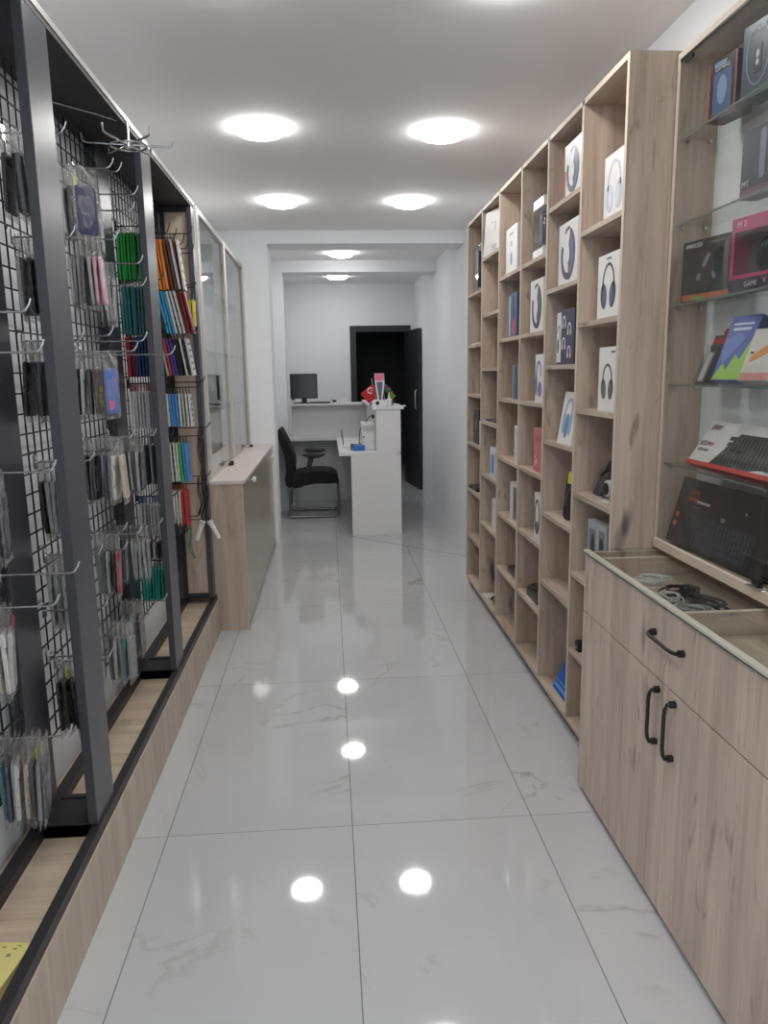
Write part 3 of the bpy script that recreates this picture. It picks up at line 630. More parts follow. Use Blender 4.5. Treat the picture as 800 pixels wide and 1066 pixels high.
o = carton('keyboard_box', (1.110, 2.085, GZ0+.036), .52, .215, .045, (42, 41, 43), 'large black keyboard box with red title leaning at cabinet bottom', lean=15, yaw=2, art=[([rct(.165, .152, .055, .010)], (176, 40, 36)), ([rct(.105, .148, .075, .008)], (178, 164, 160)), ([rct(.232, .092, .018, .016), rct(.234, .062, .018, .016)], (206, 98, 84)), ([[(.052, .125), (.058, .125), (.05, .185), (.047, .185)]], (120, 42, 42)), ([rct(-.02, .118, .018, .012), rct(-.12, .155, .010, .010)], (134, 134, 140)), ([rct(.0, .058, .4, .1)], (50, 51, 56))], side=(28, 26, 28), pname='printed_picture')
txt(o, 'GAME', .024, (170, 48, 40), .165, .172, shear=.15); txt(o, 'KEYBOARD', .010, (110, 108, 110), .13, .130)
kb = MB()
for r_ in range(5):
    for c_ in range(19):
        y = .18-.0195*c_; z = .022+.0185*r_; kb.box(-.0034, -.0012, y-.007, y+.007, z-.0065, z+.0065)
kb.build('printed_keys', C_((70, 72, 82), .4), o)
o = empty('key_ring', (1.079, 1.735, GZ0+.037), 'silver keys lying on the cabinet rail at the right photo edge', 'keys', local=True, rot=(0, 0, .2))
MB().tube([(.0+.012*math.cos(a*PI/8), .012*math.sin(a*PI/8), .002) for a in range(16)], .0012, 6, closed=True).build('ring', M_CHROME, o)
MB().box(-.005, .005, .014, .06, .001, .0035).prism(ell(0, .018, .011, .011), .001, .0035, 'z').build('key_blade', M_STEEL, o)

# ---------------------------------------------------------------- black display rack on the left
RX0, RX1 = -.865, -.68
RY0, RY1 = .80, 4.215
rk = empty('display_rack', (-.77, 2.5, 0), 'black steel accessory display rack on an oak plinth along the left wall', 'rack')
MB().box(XL+.005, -.668, RY0, RY1, 0, .198).build('plinth', M_PLINTH, rk)
MB().box(XL+.005, -.669, RY0, RY1, .198, .2).build('plinth_top', M_PLTOP, rk)
POSTS = [(.80, .96), (1.96, 2.12), (3.075, 3.235), (4.135, 4.215)]
MB().box(RX1-.018, RX1+.008, RY0, RY1, .2, .232).build('front_rail', M_RAIL, rk)
MB().box(RX0, RX0+.034, RY0, RY1, .2, .232).build('rear_rail', M_RAIL, rk)
for i, (a, b) in enumerate(POSTS):
    MB().box(RX1-.026, RX1, a, b, .232, 2.335, bev=.002, seg=1).build('front_post', M_BLACK, rk)
    MB().box(RX0, RX0+.02, a, b, .232, 2.335, bev=.002, seg=1).build('rear_post', M_BLACK, rk)
    if i < 3:
        MB().box(RX0+.034, RX1-.018, a, b, .2, .236).build('base_board', M_RAIL, rk)
        for q in (a, b-.02): MB().box(RX0+.034, RX1-.018, q, q+.02, .2, .24).build('base_rail', M_RAIL, rk)
MB().box(XL+.004, RX1, RY0, RY1, 2.335, 2.35).build('soffit', M_BLACKM, rk)
MB().box(XL+.004, RX1+.003, RY0, RY1, 2.35, 2.368).build('top_trim', M_ALU, rk)
MB().box(RX0+.02, RX1-.026, 4.150, 4.168, .232, 2.335).build('end_panel', M_OAKZ, rk)
MB().box(RX0+.02, RX1-.026, 4.138, 4.150, .232, .262).box(RX0+.02, RX1-.026, 4.138, 4.150, 2.305, 2.335).box(RX0+.02, RX0+.045, 4.138, 4.150, .262, 2.305).build('end_panel_frame', M_RAIL, rk)
BAYN = ['left edge of the photo', 'right of the near post', 'beside the wooden end panel']
for i, (y0, y1) in enumerate(((.965, 1.955), (2.125, 3.07), (3.24, 4.13))):
    mb = MB(); x = RX0+.012; z0, z1 = .42, 2.325
    n = 18
    for k in range(n+1):
        y = y0+.006+(y1-y0-.012)*k/n; mb.box(x-.002, x+.002, y-.002, y+.002, z0, z1)
    nz = 34
    for k in range(nz+1):
        z = z0+(z1-z0)*k/nz; mb.box(x+.002, x+.006, y0+.002, y1-.002, z-.002, z+.002)
    g = mb.build('wire_grid_panel', M_WIRE, None, origin=(x, (y0+y1)/2, z0))
    tag(g, 'black wire grid panel in the rack bay ' + ['cut off by the left photo edge', 'between the near and the far post', 'between the far post and the wooden end'][i], 'grid panel', 'rack grid panels')

# hooks and packages ------------------------------------------------------------
XM = RX0+.018
def hook(y, z, length, label, black=False, droop=0, tip=.03):
    o = empty('display_hook', (XM, y, z), label, 'hook', 'grid panel hooks', local=True)
    L_ = length
    MB().tube([(.0, 0, 0), (L_*.5, 0, -droop*.5), (L_-.012, 0, -droop), (L_-.002, 0, -droop+.004), (L_+.008, 0, -droop+tip*.6), (L_+.012, 0, -droop+tip)], .0028, 8).build('prong', M_WIRE if black else M_CHROME, o, smooth=True)
    MB().box(-.003, .001, -.012, .012, -.02, .02).tube([(-.001, 0, .02), (-.004, 0, .03), (-.014, 0, .03), (-.016, 0, .022)], .0025, 6).build('grid_clip', M_WIRE if black else M_CHROME, o)
    return o
CASES = {'black': (26, 26, 29), 'dark grey': (74, 74, 80), 'navy': (54, 54, 84), 'brown': (86, 66, 56), 'tan': (146, 112, 94), 'grey': (136, 136, 140), 'silver': (188, 188, 188),
         'white': (222, 220, 216), 'pink': (224, 176, 190), 'teal': (70, 128, 128), 'pale green': (176, 190, 182), 'red': (150, 44, 50), 'blue': (96, 126, 200), 'clear grey': (170, 172, 172), 'cream': (206, 196, 178)}
_pm = {}
def case_meshes(cname):
    key = ('case', cname)
    if key in _pm: return _pm[key]
    a = MB(); a.prism(rrect(.074, .152, .012, cz=-.128), -.005, .005, 'x', bev=.0022)
    a.box(.005, .0065, -.032, -.006, -.085, -.062, bev=.0)      # camera surround
    m1 = a.mesh('phone_case', C_(CASES[cname], .4), True)
    b = MB(); nx, nz = 6, 10; rr = random.Random(hash(cname) % 97 if False else len(cname)*7)
    for sgn in (-1, 1):
        grid = []
        for i in range(nx+1):
            row = []
            for j in range(nz+1):
                u, v = i/nx, j/nz
                bulge = .0062*math.sin(PI*min(1, max(0, u)))**.5*(math.sin(PI*v)**.4 if 0 < v < 1 else 0)*(1 if v < .78 else .55)+.0006
                jit = rr.uniform(-.0012, .0012) if 0 < i < nx and 0 < j < nz else 0
                row.append(b.bm.verts.new((sgn*(bulge+jit), (u-.5)*.098*(1-.06*(v > .93)), -.222+.230*v)))
            grid.append(row)
        for i in range(nx):
            for j in range(nz): b.bm.faces.new((grid[i][j], grid[i+1][j], grid[i+1][j+1], grid[i][j+1]))
    m2 = b.mesh('clear_bag', M_FILM, True)
    _pm[key] = (m1, m2); return _pm[key]
TAGS = {'yellow': (206, 204, 40), 'white': (222, 222, 220), 'red': (190, 50, 60), 'green': (90, 160, 70), 'pink': (230, 150, 170)}
def tag_mesh(t):
    if ('tag', t) not in _pm: _pm[('tag', t)] = MB().prism(rrect(.034, .032, .004, cz=-.034), .0072, .0080, 'x').mesh('hang_tag', C_(TAGS[t], .5))
    return _pm[('tag', t)]
def spec_mesh(t):
    """prints on a case"""
    if ('pr', t) not in _pm:
        mb = MB()
        if t == 'flowers':
            for (y, z, r_) in ((-.02, -.18, .012), (-.008, -.17, .010), (-.022, -.165, .009), (.02, -.09, .006)): mb.prism(ell(y, z, r_, r_), .005, .0062, 'x')
            c = (226, 120, 150)
        else:
            for (y, z, w_, h_) in ((.0, -.12, .04, .02), (-.01, -.15, .03, .03), (.015, -.17, .02, .02)): mb.prism(rct(y, z, w_, h_), .005, .0062, 'x')
            c = (206, 176, 60)
        _pm[('pr', t)] = mb.mesh('printed_pattern', C_(c, .4))
    return _pm[('pr', t)]
def link(name, me, parent):
    ob = bpy.data.objects.new(name, me); COL.objects.link(ob); ob.parent = parent; return ob
ORD = ['nearest the grid', 'second out', 'third out', 'fourth out', 'fifth out', 'sixth out', 'seventh out', 'eighth out', 'ninth out', 'tenth out', 'eleventh out', 'twelfth out']
def hang_cases(y, z, cols, where, pitch=.0165, x0=.010, tags={}, pr_={}, s=1.0, wob=1.0, face=None):
    n = len(cols)
    for i, cn in enumerate(cols):
        od = ORD[i] if i < n-1 or n == 1 else 'outermost'
        o = empty('bagged_phone_case', (XM+x0+pitch*i, y+rng.uniform(-.006, .006), z-.0045), '%s phone case in clear bag, %s, %s' % (cn, od, where), 'phone case', 'phone cases in clear bags', rot=(rng.uniform(-.05, .05)*wob, rng.uniform(-.05, .05)*wob, .13+rng.uniform(-.16, .16)*wob))
        o.scale = (1, s, s)
        if face and i == n-1:      # the outermost pack hangs turned towards the shop entrance
            o.rotation_euler.z = face; o.location.x += .022
        m1, m2 = case_meshes(cn)
        link('phone_case', m1, o); link('clear_bag', m2, o)
        if i in tags: link('hang_tag', tag_mesh(tags[i]), o)
        if i in pr_: link('printed_pattern', spec_mesh(pr_[i]), o)
BX = {'green': (44, 164, 76), 'dark teal': (62, 122, 128), 'light green': (70, 190, 90), 'crimson': (150, 44, 60), 'dark red': (120, 36, 40), 'deep blue': (30, 66, 110), 'purple': (86, 60, 140), 'white': (218, 216, 214), 'light grey': (176, 176, 176),
      'orange': (232, 140, 60), 'brown': (112, 68, 54), 'light blue': (66, 160, 206), 'sky blue': (84, 150, 214), 'yellow': (216, 204, 40), 'black': (36, 36, 38), 'turquoise': (60, 176, 160), 'red': (196, 66, 62), 'cream': (222, 214, 198), 'dark grey': (84, 84, 86), 'patterned white': (206, 206, 206)}
TABC = {'green': (40, 40, 40), 'white': (190, 70, 90)}
def box_meshes(cn, h, w, th, tabc):
    key = ('box', cn, h, w, th, tabc)
    if key in _pm: return _pm[key]
    a = MB().box(-th/2, th/2, -w/2, w/2, -.03-h, -.03, bev=.0008, seg=1).mesh('box_body', C_(BX[cn], .35))
    t = MB(); t.prism(rrect(.03, .034, .006, cz=-.014), -.0006, .0006, 'x'); t = t.mesh('hang_tab', C_(tabc, .4))
    pt = MB()
    if cn in ('patterned white', 'light grey', 'white', 'cream'):
        for k in range(5): pt.box(-th/2-.0004, th/2+.0004, -w/2+.012, w/2-.012, -.05-h*.17*k-.012, -.05-h*.17*k)
        pt = pt.mesh('printed_panel', C_((110, 112, 118) if cn == 'patterned white' else (150, 152, 158), .4))
    else:
        pt.box(-th/2-.0004, th/2+.0004, -w/2+.01, w/2-.01, -.03-h*.85, -.03-h*.45)
        pt = pt.mesh('printed_panel', C_([int(c*.72+20) for c in BX[cn]], .4))
    _pm[key] = (a, t, pt); return _pm[key]
def hang_boxes(y, z, cols, where, pitch=.0125, x0=.010, h=.155, w=.085, th=.009, tabc=(40, 40, 42), yaw=0, swing=0, name='screen_protector_box', what='screen protector box'):
    n = len(cols)
    for i, cn in enumerate(cols):
        od = ORD[i] if i < n-1 or n == 1 else 'outermost'
        o = empty(name, (XM+x0+pitch*i, y+rng.uniform(-.004, .004), z-.003), '%s %s, %s, %s' % (cn, what, od, where), 'box', 'boxes hanging on rack hooks', rot=(rng.uniform(-.03, .03), R(-swing)+rng.uniform(-.02, .02), R(yaw)+rng.uniform(-.06, .06)))
        for nm, me in zip(('box_body', 'hang_tab', 'printed_panel'), box_meshes(cn, h, w, th, tabc)): link(nm, me, o)
ROW = ['top', 'second', 'third', 'fourth', 'fifth', 'lowest']
def w_(i, where): return '%s hook %s' % (ROW[i], where)
# A: left of the near front post
LA = 'left of near post'
YA_ = 2.215
for i, (z, cols, tg) in enumerate(((2.115, ['dark grey', 'black', 'grey', 'silver', 'dark grey', 'black'], {}), (1.850, ['silver', 'dark grey', 'black', 'dark grey', 'grey', 'grey'], {4: 'yellow'}), (1.572, ['black', 'black', 'dark grey', 'black', 'black', 'brown', 'tan'], {5: 'yellow', 0: 'white'}),
        (1.232, ['black', 'silver', 'silver', 'white', 'black', 'dark grey'], {3: 'white'}), (.955, ['silver', 'silver', 'grey', 'white', 'black', 'dark grey'], {3: 'white'}), (.625, ['black', 'black', 'black', 'black', 'pale green'], {1: 'yellow'}))):
    hook(YA_, z, .155, 'chrome hook, %s in the column left of near post' % ROW[i])
    hang_cases(YA_, z, cols, w_(i, LA), tags=tg)
# B: near bay, cut by the left photo edge
LB = 'at left photo edge'
for i, (z, y, cols, tg) in enumerate(((1.53, 1.86, ['grey', 'dark grey'], {}), (1.245, 1.865, ['dark grey', 'black', 'black', 'dark grey'], {}), (.925, 1.80, ['white', 'white', 'cream', 'white', 'silver'], {4: 'red'}), (.585, 1.80, ['teal', 'navy', 'silver', 'white', 'tan', 'cream', 'dark grey', 'grey', 'dark grey'], {6: 'yellow'}))):
    hook(y, z, .17, 'chrome hook, %s in the column at the left photo edge' % ROW[i+2])
    hang_cases(y, z, cols, w_(i+2, LB), tags=tg, pitch=.0132, x0=.006)
for i, (y, z, l, lab) in enumerate(((1.83, 1.62, .16, 'bare chrome hook at left photo edge above the grey case'), (1.90, .98, .19, 'bare chrome hook at left photo edge above the white cases'), (2.17, .80, .17, 'bare chrome hook sticking out beside the near rear post'), (2.16, .66, .18, 'bare chrome hook low beside the near rear post'))):
    hook(y, z, l, lab)
# C: right of the near front post
LC = 'right of near post'
YC = 2.635
for i, (z, cols, tg, pr_) in enumerate(((2.135, ['silver', 'grey', 'dark grey', 'navy'], {2: 'yellow'}, {}), (1.915, ['silver', 'grey', 'silver', 'dark grey', 'clear grey', 'pink', 'pink'], {}, {}), (1.555, ['black', 'white', 'dark grey', 'brown', 'brown', 'blue'], {}, {4: 'gold', 5: 'flowers'}),
        (1.262, ['black', 'dark grey', 'black', 'silver', 'navy', 'grey', 'white', 'cream'], {1: 'yellow'}, {}), (.925, ['grey', 'silver', 'dark grey', 'pale green', 'black', 'red'], {1: 'white', 0: 'green'}, {}), (.605, ['silver', 'grey', 'dark grey', 'silver', 'grey', 'teal', 'grey'], {}, {}))):
    hook(YC, z, .165 if i != 2 else .20, 'chrome hook, %s in the column right of near post' % ROW[i])
    hang_cases(YC, z, cols, w_(i, LC), tags=tg, pr_=pr_, face=-.62 if i == 0 else (-.25 if i == 2 else None))
# D: beside the far rear post
LD = 'beside far rear post'
for i, (z, y, cols) in enumerate(((2.120, 2.93, ['dark grey', 'grey', 'silver']), (1.880, 2.93, ['dark grey', 'grey', 'silver', 'clear grey', 'clear grey']), (None, 0, 0), (1.245, 2.95, ['silver', 'white', 'grey', 'dark grey', 'silver', 'dark grey', 'clear grey', 'dark grey']), (.895, 2.94, ['dark grey', 'navy', 'grey', 'silver', 'clear grey', 'silver', 'clear grey', 'grey']), (.590, 2.93, ['grey', 'teal', 'silver', 'dark grey', 'grey']))):
    if z is None: continue
    hook(y, z, .17, 'chrome hook, %s in the column beside far rear post' % ROW[i])
    hang_cases(y, z, cols, w_(i, LD), pitch=.0158)
for i, (y, z, l, lab) in enumerate(((2.50, 1.60, .16, 'bare chrome hook above the flowered blue case, innermost of three'), (2.56, 1.585, .25, 'bare chrome hook above the flowered blue case, middle of three'), (2.70, 1.545, .31, 'long bare chrome hook reaching past the far front post'), (2.80, 2.165, .15, 'bare chrome hook near the top beside the navy case'), (2.86, 2.05, .17, 'bare chrome hook right of the navy case'), (2.83, 1.79, .20, 'bare chrome hook crossing the green boxes'), (2.55, .955, .14, 'bare bent chrome hook over the red case, upper'), (2.50, .90, .15, 'bare bent chrome hook over the red case, lower'), (2.48, 1.235, .15, 'bare chrome hook at the near post over fourth row cases'))):
    hook(y, z, l, lab)
# G: far bay, left of the far front post
LG = 'left of far post'
YG = 3.305
for i, (z, cols, h, tabc) in enumerate(((2.080, ['green']*10, .185, (40, 40, 42)), (1.868, ['dark teal', 'dark teal', 'dark teal', 'dark teal', 'dark teal', 'dark teal', 'dark teal', 'light green'], .190, (36, 36, 38)), (1.668, ['crimson', 'crimson', 'dark red', 'purple', 'deep blue', 'deep blue', 'deep blue', 'deep blue', 'deep blue'], .165, (40, 40, 44)), (1.442, ['white']*10, .155, (170, 60, 84)), (1.215, ['light grey', 'white', 'light grey', 'light grey', 'black', 'light grey', 'dark grey', 'black'], .17, (60, 62, 60)), (.955, ['white', 'white', 'white', 'light grey', 'white', 'white', 'white', 'white'], .135, (40, 60, 150)))):
    hook(YG, z, .165, 'black hook, %s in the column left of far post' % ROW[i], black=True)
    hang_boxes(YG, z, cols, w_(i, LG), h=h, tabc=tabc, pitch=.0132)
hook(YG, .785, .16, 'black hook above turquoise boxes left of far post', black=True)
hang_boxes(YG, .785, ['black', 'white', 'black', 'white', 'black', 'dark grey'], 'small row above turquoise boxes by far post', h=.07, pitch=.018, what='accessory pack', name='accessory_pack')
hook(YG, .665, .15, 'black hook carrying turquoise boxes left of far post', black=True)
hang_boxes(YG, .665, ['turquoise']*7+['white'], 'above the low grid edge by far post', h=.145, pitch=.0135, tabc=(30, 90, 90))
# H: far bay beside the wooden end panel
LH = 'by wooden end panel'
YH = 3.955
for i, (z, cols, h, sw, tabc) in enumerate(((2.165, ['orange', 'orange', 'orange', 'brown', 'brown', 'patterned white', 'brown', 'patterned white'], .24, 7, (40, 40, 40)), (1.920, ['light blue', 'light blue', 'light blue', 'patterned white', 'patterned white', 'patterned white', 'dark red', 'dark red', 'dark red'], .21, 11, (30, 30, 32)), (1.690, ['light grey', 'red', 'purple', 'purple', 'black', 'black', 'patterned white', 'black', 'patterned white'], .185, 9, (40, 40, 42)), (1.415, ['white', 'white', 'sky blue', 'sky blue', 'sky blue', 'white', 'light grey', 'patterned white', 'patterned white'], .165, 2, (50, 50, 54)), (1.165, ['white', 'patterned white', 'white', 'white', 'light green', 'sky blue', 'sky blue'], .20, 1, (44, 44, 50)), (.915, ['white', 'white', 'white', 'white', 'red', 'red'], .19, 1, (190, 40, 40)))):
    hook(YH, z, .185, 'black hook, %s in the column by wooden end panel' % ROW[i], black=True, tip=.035)
    hang_boxes(YH, z, cols, w_(i, LH), h=h, swing=sw, tabc=tabc, pitch=.0155, w=.08, th=.010)
hook(4.07, 1.92, .17, 'black hook carrying the yellow box by wooden end panel', black=True)
hang_boxes(4.08, 1.89, ['yellow', 'yellow'], 'at the corner of wooden end panel', h=.13, x0=.150, pitch=.014)
for i, (y, z, l) in enumerate(((3.84, 2.150, .10), (3.90, 2.135, .12), (3.985, 2.120, .14), (4.02, 2.105, .155), (4.07, 2.09, .17))):
    hook(y, z, l, 'bare black hook near the top, %s of five by wooden end panel' % ['first', 'second', 'third', 'fourth', 'last'][i], black=True, tip=.045)
for i, (y, z, l) in enumerate(((4.06, 1.44, .19), (4.07, 1.20, .20), (4.06, .94, .19), (4.07, .70, .15))):
    hook(y, z, l, 'bare black hook low by wooden end panel, %s' % ['uppermost of four', 'second of four', 'third of four', 'lowest of four'][i], black=True)
def strand(y, z, x, ln, rgb, label, seed):
    rr = random.Random(seed); o = empty('hanging_cable', (XM+x, y, z), label, 'cable', 'cables on rack hooks', local=True)
    pts = []
    for k in range(13): pts.append((.012*math.sin(k*.7+seed)*(k/12), -.012+.010*math.cos(k*.5+seed)*(k/12), -ln*k/12))
    for k in range(12, -1, -1): pts.append((.014*math.sin(k*.6+seed+1)*(k/12)+.003, .012+.006*math.cos(k*.8)*(k/12), -ln*k/12))
    MB().tube(pts, .0028, 6).build('cord', C_(rgb, .45), o, smooth=True)
    MB().box(-.004, .006, -.014, .014, -.045, -.028, bev=.002).build('cable_tie', C_([min(255, c+30) for c in rgb], .5), o)
strand(4.05, 1.19, .150, .24, (70, 48, 40), 'dark brown cable hanging by wooden end panel, under white boxes', 1)
strand(4.05, 1.19, .170, .25, (60, 40, 36), 'dark brown cable hanging by wooden end panel, outermost', 5)
strand(4.05, .935, .135, .20, (34, 32, 32), 'black cable hanging by wooden end panel, inner', 2)
strand(4.05, .935, .155, .22, (44, 36, 34), 'black cable hanging by wooden end panel, middle', 3)
strand(4.05, .935, .175, .21, (30, 30, 30), 'black cable hanging by wooden end panel, outer', 4)
strand(3.92, .70, .10, .18, (40, 120, 70), 'green cable hanging low by wooden end panel', 6)
for i, (x, y, z, ry, lab) in enumerate(((.155, 4.00, .705, .35, 'white car charger hanging low by wooden end panel, left one'), (.185, 4.03, .70, -.45, 'white car charger hanging low by wooden end panel, right one'))):
    o = empty('car_charger', (XM+x, y, z), lab, 'charger', 'white chargers', local=True, rot=(0, ry, 0))
    MB().cyl((0, 0, -.02), (0, 0, -.11), .014, 14, .011).build('charger_body', M_WPL, o, smooth=True)
    MB().cyl((0, 0, 0), (0, 0, -.02), .017, 14).build('charger_head', C_((206, 206, 202)), o, smooth=True); MB().tube([(0, 0, 0), (0, 0, .01), (-.006, 0, .014)], .002, 6).build('hang_loop', M_WIRE, o)
hang_boxes(3.93, .745, ['black', 'black', 'dark grey', 'black'], 'low row by wooden end panel', h=.05, pitch=.022, what='accessory pack', name='accessory_pack')
hook(3.93, .745, .15, 'black hook carrying low accessory packs by wooden end panel', black=True)

# chrome spinner at the top of the far post
sp = empty('spinner_hanger', (-.672, 2.86, 2.268), 'empty chrome star shaped spinner hanger in front of the far post', 'hanger', local=True)
MB().tube([(0, 0, .0), (0, 0, .075)], .006, 10).lathe([(0, -.012), (.014, -.012), (.016, 0), (.014, .014), (0, .014)], seg=16).build('hub', M_CHROME, sp, smooth=True)
MB().tube([(.0, 0, .072), (-.176, -.24, .060)], .0035, 8).build('support_rod', M_CHROME, sp, smooth=True)
MB().tube([(.062*math.cos(a*PI/14), .062*math.sin(a*PI/14), -.004) for a in range(28)], .0035, 8, closed=True).build('ring', M_CHROME, sp, smooth=True)
for k_ in range(6):
    a = R(12+60*k_); c, s_ = math.cos(a), math.sin(a)
    MB().tube([(.01*c, .01*s_, 0), (.135*c, .135*s_, .0), (.148*c, .148*s_, .004), (.152*c, .152*s_, .028)], .0040, 8).build('arm', M_CHROME, sp, smooth=True)
# yellow leaflet box on the plinth
o = empty('yellow_booklet', (-.765, 1.46, .2), 'flat yellow printed booklet on the plinth, bottom left corner', 'booklet', local=True, rot=(0, 0, R(-8)))
MB().box(-.055, .055, -.08, .08, 0, .022, bev=.002).build('pages', C_((214, 204, 130), .5), o)
mb = MB()
for i in range(22): x, y = rng.uniform(-.045, .045), rng.uniform(-.07, .07); mb.box(x-.004, x+.004, y-.0012, y+.0012, .0215, .0226)
mb.build('printed_marks', C_((120, 112, 70)), o)

# ---------------------------------------------------------------- low cabinet and glass cabinet on the left
LX0, LX1, LY0, LY1, LZ = XL+.004, -.50, 4.245, 6.515, .885
lc = empty('low_cabinet', (-.69, 5.38, 0), 'low oak cabinet with beige doors and white knobs on the left', 'cabinet')
MB().box(LX0, LX1, LY0, LY0+.018, 0, LZ-.02).build('side_panel', M_OAKZ, lc)
MB().box(LX0, LX1, LY1-.018, LY1, 0, LZ-.02).build('side_panel', M_OAKZ, lc)
MB().box(LX0, LX0+.01, LY0+.018, LY1-.018, .05, LZ-.02).build('back_panel', M_OAKY, lc)
MB().box(LX0+.01, LX1-.02, LY0+.018, LY1-.018, .04, .058).build('bottom_panel', M_OAKY, lc)
MB().box(LX0+.01, LX1-.04, LY0+.018, LY1-.018, 0, .04).build('toe_kick', M_BLACKM, lc)
MB().box(LX0, LX1+.012, LY0-.004, LY1, LZ-.02, LZ, bev=.002).build('worktop', M_PINKTOP, lc)
ys = [LY0+.02, 4.99, 5.75, LY1-.02]
for i in range(3):
    d_ = MB().box(LX1-.018, LX1, ys[i]+.0015, ys[i+1]-.0015, .03, LZ-.024, bev=.001, seg=1).build('door', M_BEIGE, lc)
    if i in (0, 2):
        yk, zk = (4.72, .825) if i == 0 else (6.35, .79)
        MB().cyl((LX1, yk, zk), (LX1+.014, yk, zk), .007, 12).cyl((LX1+.012, yk, zk), (LX1+.030, yk, zk), .020, 18, .017).build('knob', M_WPL, d_, smooth=True)
UX0, UX1, UY0, UY1, UZ0, UZ1 = XL+.004, -.68, 4.27, 6.515, LZ, 2.365
M_CREAM = flat('cream aluminium frame', (206, 200, 188), .35)
uc = empty('glass_cabinet', (-.79, 5.39, UZ0), 'white glass fronted display cabinet standing on the left low cabinet', 'cabinet')
MB().box(UX0, UX1-.004, UY0, UY0+.016, UZ0, UZ1-.016).build('side_panel', M_WHITE, uc)
MB().box(UX0, UX1-.004, UY1-.016, UY1, UZ0, UZ1-.016).build('side_panel', M_WHITE, uc)
MB().box(UX0, UX1-.004, UY0, UY1, UZ1-.016, UZ1).build('top_panel', M_WHITE, uc)
MB().box(UX0, UX0+.006, UY0+.016, UY1-.016, UZ0, UZ1-.016).build('back_panel', M_WHITE, uc)
for (a, b) in ((UY0, UY0+.075), (5.33, 5.405), (UY1-.06, UY1)):
    MB().box(UX1-.004, UX1+.004, a, b, UZ0, UZ1).build('frame_upright', M_CREAM, uc)
MB().box(UX1-.004, UX1+.004, UY0+.075, 5.33, UZ1-.03, UZ1).box(UX1-.004, UX1+.004, 5.405, UY1-.06, UZ1-.03, UZ1).build('frame_top', M_ALU, uc)
MB().box(UX1-.004, UX1+.004, UY0+.075, 5.33, UZ0, UZ0+.012).box(UX1-.004, UX1+.004, 5.405, UY1-.06, UZ0, UZ0+.012).build('bottom_track', M_CREAM, uc)
for (a, b, x) in ((UY0+.075, 4.87, UX1-.006), (4.83, 5.33, UX1-.012), (5.405, 5.97, UX1-.006), (5.93, UY1-.06, UX1-.012)):
    MB().box(x-.004, x, a, b, UZ0+.012, UZ1-.03).build('sliding_glass', M_GLASSR, uc)
for z in (1.255, 1.62, 1.99):
    MB().box(UX0+.006, UX1-.02, UY0+.016, UY1-.016, z-.006, z).build('glass_shelf', M_GLASS, uc)
o = empty('black_box', (-.768, 5.10, 1.255), 'black box with pale painted glare behind the left cabinet glass', 'box', local=True)
MB().box(-.075, .066, -.02, .02, 0, .225, bev=.002).build('carton', C_((30, 30, 34), .3), o)
MB().prism([(-.03, .2), (.01, .21), (.035, .12), (.0, .12)], -.0212, -.019, 'y').box(-.058, .01, -.0212, -.019, .01, .035).build('printed_picture', C_((150, 150, 152), .35), o)  # pale shapes paint the white glare onto the black face
for i, (x, y, a, lab) in enumerate(((-.655, 4.99, .6, 'black headed key on the pale worktop, nearer to the front'), (-.665, 5.10, 1.9, 'black headed key on the pale worktop by the first glass pane'), (-.655, 6.30, 1.4, 'black headed key at the far end of the pale worktop'))):
    o = empty('cabinet_key', (x, y, LZ), lab, 'key', None, local=True, rot=(0, 0, a))
    MB().prism(rrect(.03, .026, .008), 0, .006+.012, 'z', bev=.002).build('key_head', M_BLKPL, o); MB().box(-.075, -.015, -.004, .004, .004, .007).build('key_blade', M_STEEL, o)

# ---------------------------------------------------------------- reception desk
DXL, DXR, DY0, DY1 = .19, .645, 6.76, 8.80
dk = empty('reception_desk', (.4, 7.8, 0), 'white L shaped reception desk with raised counter at the back', 'desk')
MB().box(DXL, DXR, DY0, DY0+.03, 0, .738).build('end_panel', M_WHITE, dk)
MB().box(.425, DXR, DY0, DY0+.03, .772, 1.15).build('raised_end_panel', M_WHITE, dk)
MB().box(DXR-.03, DXR, DY0+.03, DY1, 0, 1.15).build('front_panel', M_WHITE, dk)
MB().box(.425, .45, DY0+.03, 8.45, .772, 1.15).build('raised_inner_panel', M_WHITE, dk)
MB().box(.08, DXR-.03, DY0, DY1-.03, .738, .772, bev=.002).build('worktop', M_WHITE, dk)
MB().box(.39, DXR+.03, DY0-.01, DY1+.02, 1.15, 1.172, bev=.002).build('counter_top', M_WHITE, dk)
MB().box(-.445, .08, 8.44, DY1-.03, .738, .772, bev=.002).build('worktop', M_WHITE, dk)
MB().box(-.445, DXR-.03, DY1-.03, DY1, 0, 1.125).build('front_panel', M_WHITE, dk)
MB().box(-.45, .39, 8.58, DY1+.02, 1.125, 1.147, bev=.002).build('counter_top', M_WHITE, dk)
MB().box(-.445, -.42, 8.46, DY1-.03, 0, .738).box(-.445, -.42, 8.58, DY1-.03, .772, 1.125).build('side_panel', M_WHITE, dk)
